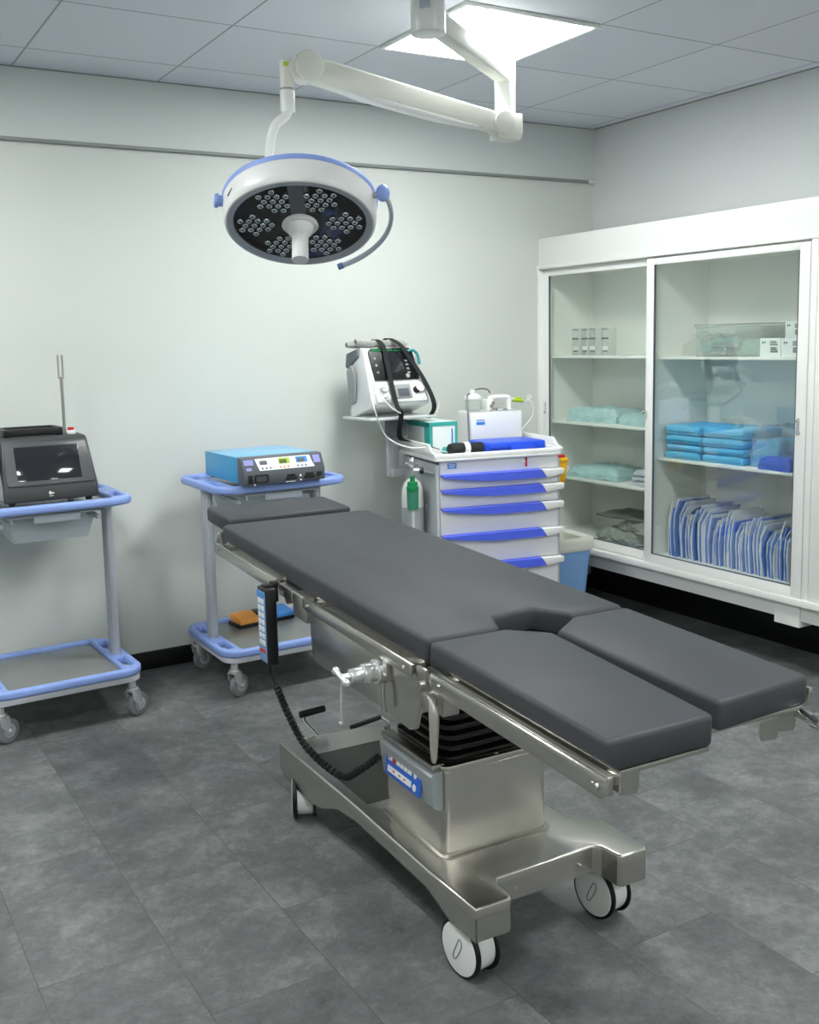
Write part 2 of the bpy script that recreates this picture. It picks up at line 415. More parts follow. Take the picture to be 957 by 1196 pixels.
# ------------------------------------------------------------------ wall cabinet
cab = thing('wall_cabinet', 'long white wall cabinet with sliding glass doors and inner shelves', 'cabinet', (0, 0, 0))
XF = -.395
D2 = -3.5
m = MB()
m.bx(-.36, -.005, -.022, -.002, .33, 1.83)      # left side
m.bx(-.36, -.005, -.868, -.848, .39, 1.83)      # divider
m.bx(-.36, -.005, -1.765, -1.745, .39, 1.83)
m.bx(-.36, -.005, D2, D2+.02, .33, 1.83)
m.build('side_panel', CAB_IN, cab)
MB().bx(-.012, -.002, D2, -.002, .33, 1.85).build('back_panel', CAB_IN, cab)
MB().bx(-.36, -.012, D2, -.002, .365, .39).bx(-.36, -.012, D2, -.002, 1.81, 1.84).build('bottom_panel', CAB_IN, cab)
MB().bx(XF+.008, -.002, D2, -.002, 1.84, 1.99, .003).bx(XF-.004, XF+.04, D2, -.002, 1.827, 1.845, .002).build('top_fascia', WHITE_LAC, cab)
MB().bx(XF-.012, -.33, D2, -.002, .327, .356, .002).build('bottom_rail', WHITE_LAC, cab)
MB().bx(-.365, -.345, D2, -.002, .252, .328, .001).bx(-.365, -.005, -.02, -.002, .252, .328).build('skirt_panel', WHITE_LAC, cab)
MB().bx(-.375, -.24, -1.727, -1.6, .225, .328, .002).bx(-.24, -.002, -1.70, -1.63, .24, .328).build('support_block', WHITE_LAC, cab)
m = MB()
m.bx(XF, -.345, -.02, -.002, .35, 1.83, .002)
m.bx(XF, -.345, -1.778, -1.748, .35, 1.83, .002)
m.build('face_stile', WHITE_LAC, cab)
for y0, y1, z in ((-.848, -.022, 1.36), (-.848, -.022, 1.007), (-.848, -.022, .705), (-1.745, -.868, 1.357), (-1.745, -.868, .87)):
    MB().bx(-.345, -.012, y0, y1, z-.012, z, .001).build('shelf', CAB_IN, cab)
def door(y0, y1, x, z0=.358, z1=1.818, st=.05):
    d = MB()
    d.bx(x-.012, x+.012, y0, y0+st, z0, z1, .0015).bx(x-.012, x+.012, y1-st, y1, z0, z1, .0015)
    d.bx(x-.012, x+.012, y0+st, y1-st, z0, z0+.045, .0015).bx(x-.012, x+.012, y0+st, y1-st, z1-.03, z1, .0015)
    o = d.build('sliding_door', WHITE_LAC, cab)
    MB().bx(x-.002, x+.002, y0+st-.006, y1-st+.006, z0+.04, z1-.025).build('glass_pane', GLASS, o)
    g = MB()
    for yy, s in ((y0+st, 1), (y1-st, -1)): g.bx(x-.0125, x-.002, yy-.0005*s, yy+.0035*s, z0+.045, z1-.03)
    g.bx(x-.0125, x-.002, y0+st, y1-st, z0+.045, z0+.048)
    g.build('glass_gasket', DGREY, o)
    return o
dl = door(-.865, -.018, -.355)
dr = door(-1.744, -.835, -.384)
MB().cyl((-.396, -.842, 1.094), (-.408, -.842, 1.094), .006).sph((-.414, -.842, 1.094), .010).build('door_knob', CHROME, dr)
MB().cyl((-.396, -1.709, 1.097), (-.404, -1.709, 1.097), .007).cyl((-.396, -1.711, 1.05), (-.402, -1.711, 1.05), .009).bx(-.40, -.396, -1.716, -1.703, 1.04, 1.11, .001).build('door_lock', ZINC, dr)
MB().cyl((-.367, -.04, 1.097), (-.375, -.04, 1.097), .006).cyl((-.367, -.04, 1.055), (-.374, -.04, 1.055), .008).bx(-.37, -.367, -.046, -.034, 1.045, 1.11, .001).build('door_lock', ZINC, dl)
d3 = door(-2.66, -1.781, -.384, st=.12)

# ---- contents
def pack_label(s): return s
# clear packs on top left shelf
for y, lb in ((-.15, 'clear white sleeve with black label bands at the left end of its row'),
              (-.225, 'clear white sleeve with black label bands, second from the left of its row'),
              (-.285, 'clear white sleeve with black label bands, third from the left of its row'),
              (-.385, 'clear white sleeve with black bands standing apart at the right of its row')):
    t = thing('sterile_sleeve', lb, 'package', (-.23, y, 1.36), group='sleeves on the top left shelf')
    MB().bx(-.02, .03, -.034, .03, 0, .145, .004).build('sleeve', CLEARP, t)
    MB().bx(-.0225, -.0205, -.028, .024, .085, .093).bx(-.0225, -.0205, -.022, .012, .02, .025).bx(-.0225, -.0205, -.026, .02, .135, .138).build('printed_band', INK, t)
    MB().bx(-.0215, -.0205, -.024, .018, .03, .05).build('white_label', WHITE, t)
def soft_pack(name, m_, dims, amp, seed, label, cat, loc, rotz=0, group=None, freq=22):
    w, d, h = dims
    b = MB().box((0, 0, h/2), (w, d, h), .0)
    b.sub(20)
    for v in b.bm.verts:
        ex = 1-abs(v.co.x)/(w/2); ey = 1-abs(v.co.y)/(d/2)
        e = max(0, min(1, min(ex, ey)*5)); v.co.z *= .45+.55*e**.5
    b.ruffle(amp*.8, freq*.7, seed); b.ruffle(amp*.5, freq*2.4, seed+3); b.ruffle(amp*.25, freq*5, seed+5)
    for v in b.bm.verts: v.co.z = max(0, v.co.z)
    o = b.build(name, m_, None, loc=loc, rotz=rotz); tag(o, label, cat, group); return o
soft_pack('sterile_drape_pack', TEALP, (.24, .36, .075), .014, 1, 'crinkled teal sterile drape pack at the left on the second shelf', 'package', (-.18, -.32, 1.007), .1)
soft_pack('sterile_drape_pack', TEALP, (.24, .26, .06), .013, 2, 'crinkled teal sterile drape pack beside the middle door stile', 'package', (-.18, -.67, 1.007), -.08)
soft_pack('sterile_drape_pack', TEALP, (.25, .36, .06), .014, 3, 'crinkled teal sterile drape pack on the third shelf down', 'package', (-.18, -.33, .705), .12)
for k, (h, lb) in enumerate(((.025, 'folded grey-white linen at the bottom of the small stack'), (.025, 'folded grey-white linen in the middle of the small stack'), (.022, 'folded grey-white linen on top of the small stack'))):
    soft_pack('folded_linen', LINEN, (.2, .19-.01*k, .028), .003, 5+k, lb, 'linen', (-.2, -.735, .705+.0275*k), .03*k, 'folded linens on the third shelf')
soft_pack('plastic_bag', GBAG, (.26, .36, .07), .024, 9, 'crumpled grey plastic bag lying at the bottom of the left cabinet bay', 'bag', (-.19, -.585, .39), .2)
soft_pack('plastic_bag', GBAG, (.24, .26, .05), .02, 11, 'smaller crumpled grey plastic bag lying on the larger bag', 'bag', (-.19, -.68, .465), -.2)
b = MB().box((0, 0, .006), (.27, .34, .008)); b.sub(5); b.ruffle(.012, 9, 4)
for v in b.bm.verts: v.co.z = max(0, v.co.z)
tag(b.build('plastic_sheet', mat('dark_sheet', '#6f7570', .4, var=.2, bump=.3, bscale=20), None, loc=(-.17, -.56, .52), rotz=.15), 'flat grey plastic sheet laid over the crumpled bags', 'sheet')
# right bay top shelf
t = thing('storage_box', 'clear plastic storage box with a thin lid holding white and green packs', 'storage box', (-.18, -1.24, 1.357))
m = MB(); m.plate([rrect(-.12, .12, -.19, .19, .02)], 0, .004, bev=.001); m.plate([rrect(-.12, .12, -.19, .19, .02), rrect(-.117, .117, -.187, .187, .018)], .004, .135, bev=.0008)
m.build('box_body', CLEARP, t)
MB().plate([rrect(-.128, .128, -.198, .198, .022)], .135, .143, bev=.002).build('lid', CLEARP, t)
MB().plate([rrect(-.129, .129, -.199, .199, .022), rrect(-.124, .124, -.194, .194, .02)], .143, .147, bev=.001).build('lid_rim', GREYSIDE, t)
for i in range(5):
    soft_pack('dressing_pack', TEALP if i % 2 else LINEN, (.15, .13, .022), .004, 20+i,
              ['pale flat dressing pack at the bottom inside the clear box', 'greenish dressing pack second up inside the clear box', 'pale dressing pack in the middle inside the clear box', 'greenish dressing pack fourth up inside the clear box', 'pale dressing pack topmost inside the clear box'][i],
              'package', (-.19, -1.14+.03*math.sin(i*2), 1.3625+.0185*i), .2*i, 'packs in the clear box')
soft_pack('dressing_pack', mat('green_pack', '#a5cbb4', .5, var=.1, bump=.3), (.12, .1, .07), .01, 31, 'bulky light green pack at the right inside the clear box', 'package', (-.19, -1.33, 1.3625), .1)
def carton(label, y0, y1, z0, z1, x=-.31):
    t = thing('white_carton', label, 'carton', (x, (y0+y1)/2, z0)); w = abs(y1-y0)/2; h = z1-z0
    MB().bx(0, .16, -w, w, 0, h, .0015).build('carton_body', CARDW, t)
    p = MB()
    p.bx(-.001, 0, w*.7, w*.78, h*.68, h*.85).bx(-.001, 0, w*.45, w*.62, h*.74, h*.82)
    for k in range(3): p.bx(-.001, 0, -w*.75+.004*k, w*.0, h*(.62+.09*k), h*(.67+.09*k))
    for k in range(3): p.bx(-.001, 0, -w*.75+.003*k, -w*.05, h*(.24+.1*k), h*(.31+.1*k))
    p.build('printing', INK, t)
carton('low white carton with dark printing beside the clear box', -1.542, -1.435, 1.357, 1.437)
carton('low white carton at the right edge of the top shelf under another', -1.66, -1.546, 1.357, 1.434)
carton('white carton stacked topmost at the right end of the shelf', -1.655, -1.56, 1.434, 1.505, -.305)
# blue drapes
nm = ['bottom', 'second from bottom', 'second from top', 'topmost']
for col, (y0, y1, dx, side) in enumerate(((-.895, -1.107, 0, 'left'), (-1.117, -1.355, .012, 'right'))):
    z = .87
    for k, h in enumerate((.036, .032, .04, .045)):
        w = abs(y1-y0)
        b = MB(); b.box((0, 0, h/2), (.26, w, h), .012, seg=3)
        b.box((-.01, 0, h*.5), (.25, w*.985, h*.1), 0)
        b.sub(2); b.ruffle(.004, 14, 40+k+col*5)
        for v in b.bm.verts: v.co.z = min(max(0, v.co.z), h+.002)
        tag(b.build('folded_drape', DRAPE, None, loc=(-.19+dx+.003*math.sin(k*3), (y0+y1)/2+.004*math.cos(k*2.3+col), z), rotz=.012*math.sin(k+col)),
            f'folded sky-blue surgical drape, {nm[k]} of the {side} stack', 'drape', 'folded blue drapes'); z += h+.0025
soft_pack('folded_drape', DRAPE, (.22, .15, .12), .010, 50, 'plastic-wrapped sky-blue drape bundle right of the two stacks', 'drape', (-.165, -1.445, .87), 0)
soft_pack('clear_wrapper', WRAPC, (.26, .25, .18), .02, 51, 'loose clear plastic wrapping draped over the blue bundle', 'wrapper', (-.16, -1.50, .87), 0)
soft_pack('folded_drape', DRAPED, (.13, .17, .055), .006, 52, 'low royal-blue folded pack in front of the wrapped bundle', 'drape', (-.27, -1.545, .87), -.05)
z = .87
for k, h in enumerate((.05, .055, .055)):
    soft_pack('folded_drape', DRAPED, (.20, .085, h), .003, 60+k, f'dark royal-blue folded pack at the shelf end, {["bottom","middle","topmost"][k]} of three', 'drape', (-.20, -1.69, z), 0, 'royal blue packs'); z += h+.003
# pouches
ords = ['leftmost', 'second from left', 'third from left', 'fourth from left', 'fifth from left']
NP = 34
for i in range(NP):
    y = -.915-(1.665-.915)*i/(NP-1)
    h = .235+.03*math.sin(i*.9)+random.uniform(-.012, .012)+(.02 if i < 4 else 0)
    lean = -.10-.05*math.sin(i*.35)+random.uniform(-.02, .02)
    xr = random.uniform(-.012, .008)
    if i < 5: lb = f'upright blue and white sterilisation pouch, {ords[i]} of the row'
    elif i > NP-6: lb = f'upright blue and white sterilisation pouch, {["rightmost","second from right","third from right","fourth from right","fifth from right"][NP-1-i]} of the row'
    else:
        lb = f'upright blue and white sterilisation pouch, number {i+1} from the left of the row'
    t = thing('sterilisation_pouch', lb, 'pouch', (-.30+xr, y, .39), group='sterilisation pouches on the bottom shelf', rot=(lean*.6, 0, random.uniform(-.03, .03)))
    def sheet(th, off, hh, ww, seed, crest):
        b = MB(); b.box((ww/2, off, hh/2), (ww, th, hh)); b.sub(3)
        for v in b.bm.verts:
            tt = v.co.z/hh
            v.co.y += -crest*max(0, tt-.72)**1.5*.9
            v.co.x += .05*max(0, tt-.6)
            bulge = 1+.6*math.sin(PI*min(1, tt*1.1)); v.co.y = off+(v.co.y-off)*bulge
        b.ruffle(.0034, 14, seed); b.ruffle(.0014, 45, seed)
        for v in b.bm.verts: v.co.z = max(.001, v.co.z)
        return b
    cr = random.uniform(.02, .28)
    sheet(.0080, -.0035, h*random.uniform(.86, .97), .2, i+70, cr).build('blue_film', PBLUEF, t)
    sheet(.0035, .005, h, .205, i+170, cr).build('paper_back', PPAPER, t)
    if i % 3 == 0: sheet(.004, -.011, h*.92, .2, i+270, cr).build('paper_flap', PPAPER, t)

# ------------------------------------------------------------------ operating table
O = (-2.52, -2.66, 0); YAW = -.0427
tb = thing('operating_table', 'charcoal padded operating table on a brushed steel column and wheeled base', 'operating table', O, YAW)
SL = T3(0, 0, .8155) @ RX(.0325)
def padpoly(poly, z0, z1, name, wr=.0):
    b = MB(SL); b.prism(poly, z0, z1, bev=.011, seg=3)
    return b.build(name, PAD, tb)
padpoly([(-.275, .004), (-.082, .004), (-.052, .078), (.072, .098), (.112, .03), (.120, .004), (.275, .004), (.275, 1.385), (.245, 1.40), (-.25, 1.40), (-.275, 1.385)], -.062, 0, 'body_pad')
padpoly([(-.275, -.600), (-.031, -.600), (.004, -.078), (-.078, -.006), (-.275, -.006)], -.062, -.001, 'leg_pad')
padpoly([(.018, -.562), (.275, -.545), (.275, -.006), (.114, -.006), (.018, -.074)], -.062, -.001, 'leg_pad')
# seam between pads: stitched notch lining
# head pad
HP = T3(.012, 1.455, .864) @ RX(.01) @ RZ(-.05)
b = MB(HP); b.prism([(-.235, 0), (.235, .03), (.235, .30), (-.235, .30)], -.055, 0, bev=.012, seg=3)
hp = b.build('head_pad', PAD, tb)
b = MB(HP); b.prism([(-.215, .02), (.215, .045), (.215, .28), (-.215, .28)], -.066, -.054, bev=.002); b.build('head_plate', STEEL2, tb)
b = MB(SL); b.bx(-.12, -.09, 1.36, 1.62, -.085, -.07).bx(.09, .12, 1.36, 1.62, -.085, -.07); b.build('head_bracket', STEEL2, tb)
b = MB(SL); b.cyl((-.262, 1.43, -.03), (-.262, 1.43, -.085), .008).tube([(-.262, 1.44, -.04), (-.266, 1.46, -.075), (-.255, 1.44, -.10)], .009); b.build('head_clamp', STEEL2, tb)
# base plates below pads
b = MB(SL)
b.bx(-.262, .262, .03, 1.37, -.075, -.064, .002)
b.build('body_plate', PAD, tb)
b = MB(SL); b.bx(-.268, -.035, -.594, -.012, -.073, -.063, .002); b.build('leg_plate', STEEL2, tb)
b = MB(SL); b.bx(.02, .268, -.54, -.012, -.073, -.063, .002); b.build('leg_plate', STEEL2, tb)
# frames beneath
b = MB(SL)
b.bx(-.24, -.215, .0, 1.33, -.125, -.075, .003).bx(.215, .24, .0, 1.33, -.125, -.075, .003)
for yy in (.6, 1.31): b.bx(-.22, .22, yy-.015, yy+.015, -.12, -.08)
b.build('frame_beam', STEEL2, tb)
b = MB(SL)
for x, y0 in ((-.215, -.585), (.17, -.545), (.235, -.53)):
    b.prism([(x-.026, -.074), (x-.026, -.098), (x-.018, -.112), (x+.018, -.116), (x+.024, -.108), (x+.024, -.074)], -y0-.002, -y0+.002, T=Matrix(((1, 0, 0, 0), (0, 0, -1, 0), (0, 1, 0, 0), (0, 0, 0, 1))))
b.build('end_bracket', STEEL2, tb)
# side rails
def rail(x, y0, y1, zt=-.045, hgt=.036, name='side_rail'):
    sgn = -1 if x < 0 else 1
    b = MB(SL)
    b.prism([(y0, zt-hgt*.8), (y0+hgt*.25, zt-hgt), (y1-hgt*.25, zt-hgt), (y1, zt-hgt*.8), (y1, zt), (y0, zt)], x-.005, x+.005, T=Matrix(((0, 0, 1, 0), (1, 0, 0, 0), (0, 1, 0, 0), (0, 0, 0, 1))), bev=.0015)
    xi = x-sgn*.035
    n = max(2, int((y1-y0)/.22))
    for k in range(n):
        yy = y0+.03+(y1-y0-.06)*k/(n-1)
        b.bx(min(x, xi), max(x, xi), yy-.012, yy+.012, zt-hgt*.75, zt-hgt*.25, .001)
        b.cyl((x+sgn*.004, yy, zt-hgt*.5), (x+sgn*.0075, yy, zt-hgt*.5), .0045, seg=12)
    b.bx(xi-.004*sgn if sgn > 0 else xi, xi if sgn > 0 else xi+.004, y0+.01, y1-.01, zt-hgt, zt+.0)
    return b.build(name, STEEL, tb)
rail(-.312, .80, 1.345)
rail(-.312, .0, .60, -.048, .03)
rail(-.312, -.645, -.085, -.040, .037)
rail(.312, .80, 1.345); rail(.312, .0, .60); rail(.312, -.52, -.07, -.043, .042)
# leg rail inner channel
b = MB(SL); b.bx(-.300, -.284, -.63, -.09, -.082, -.05, .002).bx(-.292, -.284, -.625, -.03, -.066, -.046, .001); b.build('rail_channel', STEEL2, tb)
b = MB(SL); b.bx(.284, .300, -.51, -.09, -.082, -.05, .002); b.build('rail_channel', STEEL2, tb)
b = MB(SL); b.cyl((.262, -.53, -.078), (.262, -.575, -.082), .011, seg=20).cyl((.262, -.572, -.082), (.262, -.592, -.083), .015, seg=20); b.build('rail_end_bolt', CHROME, tb)
b = MB(SL); b.cyl((-.318, -.628, -.058), (-.324, -.628, -.058), .007, seg=14); b.build('rail_end_bolt', CHROME, tb)
# side covers of the central frame
YZ = Matrix(((0, 0, 1, 0), (1, 0, 0, 0), (0, 1, 0, 0), (0, 0, 0, 1)))
for sx in (-1, 1):
    b = MB()
    prof = [(.60, .757), (.585, .632), (.56, .615), (.2, .612), (.045, .603), (.02, .612), (-.005, .68), (-.035, .742)]
    x0 = sx*.288
    b.prism(prof, min(x0, x0+sx*.012), max(x0, x0+sx*.012), T=YZ, bev=.002)
    b.build('side_cover', STEEL, tb)
b = MB(); b.bx(-.285, .285, .03, .58, .64, .742, .004); b.build('central_frame', STEEL2, tb)
# knob clamp on left cover
kc = MB()
kc.cyl((-.30, .17, .705), (-.322, .17, .705), .030, seg=32, bev=.003)
kc.cyl((-.322, .17, .705), (-.352, .17, .705), .0235, seg=28, bev=.002)
kc.cyl((-.352, .17, .705), (-.385, .17, .705), .018, .0165, seg=28, bev=.002)
kc.cyl((-.385, .17, .705), (-.405, .17, .705), .009, seg=16)
kc.cyl((-.405, .147, .700), (-.405, .197, .712), .0065, seg=12)
kc.sph((-.405, .20, .713), .010).sph((-.405, .144, .70), .010)
kc.build('clamp_knob', ZINC, tb)
MB().tube([(-.405, .17, .70), (-.407, .172, .66), (-.408, .173, .60)], .003, 8).sph((-.408, .173, .597), .006).build('hanging_pin', ZINC, tb)
MB().bx(-.312, -.30, .125, .145, .69, .765, .002).cyl((-.318, .135, .70), (-.300, .135, .70), .01).tube([(-.318, .135, .69), (-.320, .133, .65), (-.318, .130, .62)], .0055, 8).build('rail_clamp', STEEL2, tb)
# rail junction blocks
b = MB(SL); b.bx(-.305, -.255, .605, .70, -.125, -.055, .006, seg=3).cyl((-.305, .74, -.085), (-.285, .74, -.085), .018).bx(-.306, -.284, .70, .80, -.09, -.055, .003); b.build('rail_joint', STEEL2, tb)
b = MB(SL); b.bx(.255, .305, .605, .70, -.125, -.055, .006).bx(.284, .306, .70, .80, -.09, -.055, .003); b.build('rail_joint', STEEL2, tb)
# leg hinge + lever
for sx in (-1, 1):
    b = MB(SL)
    b.bx(sx*.262, sx*.304, -.115, -.03, -.13, -.06, .004)
    b.cyl((sx*.26, -.07, -.105), (sx*.322, -.07, -.105), .018, seg=24, bev=.002)
    b.cyl((sx*.31, -.045, -.08), (sx*.322, -.045, -.08), .010, seg=16)
    b.bx(sx*.30, sx*.310, -.05, -.012, -.075, -.046, .002)
    b.build('leg_hinge', STEEL2, tb)
LV = T3(-.325, -.112, .708) @ RX(.05)
MB(LV).tube([(0, .02, .012), (0, .006, -.002), (0, 0, -.03), (0, 0, -.12)], lambda t: .006+.008*math.sin(PI*min(1, max(0, (t-.15)/.85)))**.7, 14, smooth=6, flat=(1, .7)).build('lever_handle', mat('grey_lever', '#a8a59f', .45, metal=.3), tb)
# column
b = MB()
b.prism(rrect(-.158, .150, .142, .452, .022, 5), .205, .43, bev=.0)
b.prism(rrect(-.164, .156, .136, .458, .026, 5), .43, .447, bev=.002)
b.build('column', STEEL, tb)
b = MB()
fl = [(.0, .235), (.012, .226), (.03, .2165)]
b.prism(rrect(-.172, .164, .128, .466, .034, 5), .2155, .2185, bev=.001); b.build('column_flange', STEEL2, tb)
b = MB()
n = 7
rings = []
prof = []
for k in range(n):
    z0 = .447+k*.026
    prof += [(1.0, z0+.002), (1.0, z0+.010), (.90, z0+.0175), (.90, z0+.020)]
base = rrect(-1, 1, -1, 1, .25, 5)
vv = []
for s_, z_ in prof:
    sc = .136*s_*(1-.02*(z_-.447)/.18)
    vv.append([b.bm.verts.new((-.004+x*sc, .297+y*sc, z_)) for x, y in base])
for a, c in zip(vv, vv[1:]):
    for i in range(len(base)):
        j = (i+1) % len(base); b.bm.faces.new((a[i], a[j], c[j], c[i]))
b.bm.faces.new(vv[0][::-1]); b.bm.faces.new(vv[-1]); bmesh.ops.recalc_face_normals(b.bm, faces=b.bm.faces[:])
b.build('bellows', mat('black_bellows', '#0a0a0b', .3, coat=.3), tb)
b = MB()
for q in ((-.15, .16), (-.15, .30), (-.15, .44), (.0, .15), (.14, .15)): b.cyl((q[0], q[1], .447), (q[0], q[1], .4495), .005, seg=12)
b.build('collar_screw', CHROME, tb)
b = MB(); b.bx(-.11, .10, .19, .41, .625, .645); b.build('column_head', STEEL2, tb)
# control box on the column
cbx = MB(); cbx.prism([(-.158, .438), (-.176, .438), (-.193, .428), (-.183, .345), (-.158, .335)], .142, .41, T=Matrix(((1, 0, 0, 0), (0, 0, 1, 0), (0, 1, 0, 0), (0, 0, 0, 1))), bev=.002)
cb_o = cbx.build('control_box', mat('light_grey_metal', '#a9afb2', .4, metal=.4), tb)
MB().bx(-.185, -.158, .15, .415, .438, .452, .003).build('box_cap', STEEL2, tb)
FT = frame((-.1895, .285, .389), (-.993, 0, .12), (0, -1, 0))    # label plane, x to the right seen from outside
MB(FT).bx(-.092, .092, -.034, .034, 0, .002, .0008).build('blue_label', LABD, cb_o)
lw = MB(FT)
for k, (x0, x1) in enumerate(((-.078, -.058), (-.034, -.018), (-.014, .002), (.006, .022), (.026, .044))):
    lw.bx(x0, x1, .006, .024, .002, .0028)
lw.bx(-.078, .046, -.024, -.008, .002, .0028).cyl((.062, .012, .002), (.062, .012, .0028), .007, seg=16).cyl((.062, -.018, .002), (.062, -.018, .0028), .009, seg=16)
lw.build('label_lettering', WHITE, cb_o)
lr = MB(FT)
lr.bx(-.054, -.038, .004, .026, .002, .0029).bx(-.074, -.068, .010, .02, .0028, .0032)
for x in (-.05, -.02, .006): lr.bx(x, x+.012, -.018, -.014, .0028, .0032)
lr.build('label_red_mark', RED, cb_o)
# base
b = MB()
outl = [(-.215, -.085), (-.112, -.085), (-.112, -.02), (-.095, .004), (.19, .012), (.212, -.01), (.214, -.065), (.303, -.065), (.303, .115), (.225, .16), (.225, .94), (.235, 1.03), (-.235, 1.03), (-.225, .94), (-.2, .5), (-.205, .12)]
outl = [(-.215, -.085), (-.122, -.085), (-.112, -.075), (-.112, -.02), (-.095, .004), (.19, .012), (.206, -.004), (.212, -.055), (.222, -.065), (.293, -.065), (.303, -.055), (.303, .105), (.235, .165), (.215, .5), (.225, .92), (.225, 1.0), (-.235, 1.03), (-.222, .5), (-.222, .1)]
b.prism(outl, .190, .2155, bev=.006, seg=3, top=True)
b.build('base_cover', STEEL, tb)
# tall side skirts with arch, following the cover's outline
def lerp(tab, y):
    for (y0, v0), (y1, v1) in zip(tab, tab[1:]):
        if y0 <= y <= y1: return v0+(v1-v0)*(y-y0)/(y1-y0)
    return tab[0][1] if y < tab[0][0] else tab[-1][1]
for xt, zt, ya, yb, sx in (([(-.085, -.215), (.1, -.222), (.5, -.222), (1.03, -.235)], [(-.085, .135), (.02, .135), (.07, .155), (.12, .170), (.5, .172), (.62, .160), (.72, .12), (.80, .105), (1.0, .112), (1.03, .135)], -.085, 1.03, -1),
                           ([(.105, .303), (.165, .235), (.5, .215), (.92, .225), (1.0, .225)], [(.105, .135), (.165, .155), (.3, .172), (.5, .172), (.62, .160), (.72, .12), (1.0, .112)], .105, 1.0, 1)):
    ys = sorted({ya, yb} | {y for y, _ in xt if ya < y < yb} | {y for y, _ in zt if ya < y < yb}); b = MB()
    rr = [[b.bm.verts.new((lerp(xt, y)-sx*o_, y, z_)) for o_, z_ in ((0, .1905), (0, lerp(zt, y)), (.005, lerp(zt, y)), (.005, .1905))] for y in ys]
    for p_, q_ in zip(rr, rr[1:]):
        for k_ in range(4): b.bm.faces.new((p_[k_], p_[(k_+1) % 4], q_[(k_+1) % 4], q_[k_]))
    b.bm.faces.new(rr[0]); b.bm.faces.new(rr[-1]); bmesh.ops.recalc_face_normals(b.bm, faces=b.bm.faces[:])
    b.build('base_skirt', STEEL, tb)
b = MB()
fo = [(-.215, -.085), (-.122, -.085), (-.112, -.075), (-.112, -.02), (-.095, .004), (.19, .012), (.206, -.004), (.212, -.055), (.222, -.065), (.293, -.065), (.303, -.055), (.303, .105)]
fi = [(-.212, -.081), (-.124, -.081), (-.116, -.073), (-.116, -.018), (-.097, .008), (.192, .016), (.210, -.002), (.216, -.053), (.224, -.061), (.291, -.061), (.299, -.053), (.299, .105)]
zb = [.135]*3+[.137, .145, .145, .137]+[.135]*5
q0 = [b.bm.verts.new((x, y, .1905)) for x, y in fo]; q1 = [b.bm.verts.new((x, y, z_)) for (x, y), z_ in zip(fo, zb)]
q2 = [b.bm.verts.new((x, y, z_)) for (x, y), z_ in zip(fi, zb)]; q3 = [b.bm.verts.new((x, y, .1905)) for x, y in fi]
for i in range(len(fo)-1):
    for u0, u1 in ((q0, q1), (q1, q2), (q2, q3)): b.bm.faces.new((u0[i], u0[i+1], u1[i+1], u1[i]))
bmesh.ops.recalc_face_normals(b.bm, faces=b.bm.faces[:])
b.build('front_skirt', STEEL, tb)
b = MB(); 
for q in ((-.04, .17), (.15, .175)): b.cyl((q[0], .012, q[1]), (q[0], .003, q[1]), .0035, seg=10)
b.build('skirt_screw', CHROME, tb)
b = MB(); b.bx(-.20, .20, 1.0, 1.006, .14, .19, .002); b.build('rear_skirt', STEEL, tb)
# recess floor (darker tray ahead of the rear platform)
MB().bx(-.19, .17, .50, .88, .2155, .2165).build('base_mat', mat('base_dark_steel', '#55524d', .3, metal=1), tb)
# casters
def table_caster(x, y, ang):
    T = T3(x, y, 0) @ RZ(ang) @ Matrix.Scale(1.09, 4)
    b = MB(T)
    # fork shell
    b.cyl((-.0225, -.012, .0635), (.0225, -.012, .0635), .054, seg=36, bev=.004)
    b.prism([(-.036, .135), (-.050, .09), (-.050, .05), (-.030, .022), (.0, .016), (.026, .03), (.034, .07), (.034, .14)], -.0235, .0235, T=Matrix(((0, 0, 1, 0), (1, 0, 0, 0), (0, 1, 0, 0), (0, 0, 0, 1))), bev=.006, seg=3)
    b.cyl((0, .0, .12), (0, .0, .155), .016, seg=20)
    b.cyl((-.026, -.012, .0635), (.026, -.012, .0635), .012)
    f = b.build('caster', LAMPW, tb)
    for sx in (-1, 1):
        rw = .0635 if sx < 0 else .0600
        w = MB(T); w.cyl((sx*.024, -.012, rw), (sx*(.035 if sx < 0 else .030), -.012, rw), rw, seg=48, bev=.003); wo = w.build('tyre', RUBBER, f)
        w = MB(T); w.cyl((sx*.03, -.012, .0635), (sx*(.0365 if sx < 0 else .031), -.012, .0635), .060 if sx < 0 else .054, .056 if sx < 0 else .052, seg=48, bev=.001); w.build('wheel_disc', LAMPW, f)
        if sx > 0: continue
        w = MB(T)
        w.tube([(-.037, -.012+y_, .0635+z_) for y_, z_ in ((-.004, .024), (-.012, .020), (-.010, .006), (.000, -.012), (.010, -.026), (.017, -.024), (.014, -.010), (.004, .010))], .0012, 6, smooth=5, closed=True)
        w.build('disc_groove', MGREY, f)
table_caster(-.168, .022, .12)
table_caster(.255, .062, .12)
table_caster(-.185, .95, -.42)
table_caster(.20, .95, .2)
# foot pedals
b = MB(); b.cyl((-.135, 1.10, .262), (-.045, 1.10, .268), .0115, seg=18, bev=.003).cyl((.03, 1.06, .20), (.15, 1.08, .206), .008, seg=14); b.build('foot_pedal', RUBBER, tb)
b = MB(); b.tube([(-.125, 1.10, .262), (-.122, 1.085, .24), (-.095, 1.02, .2)], .006, 10).cyl((.15, 1.08, .206), (.16, 1.02, .2), .005); b.build('pedal_rod', CHROME, tb)
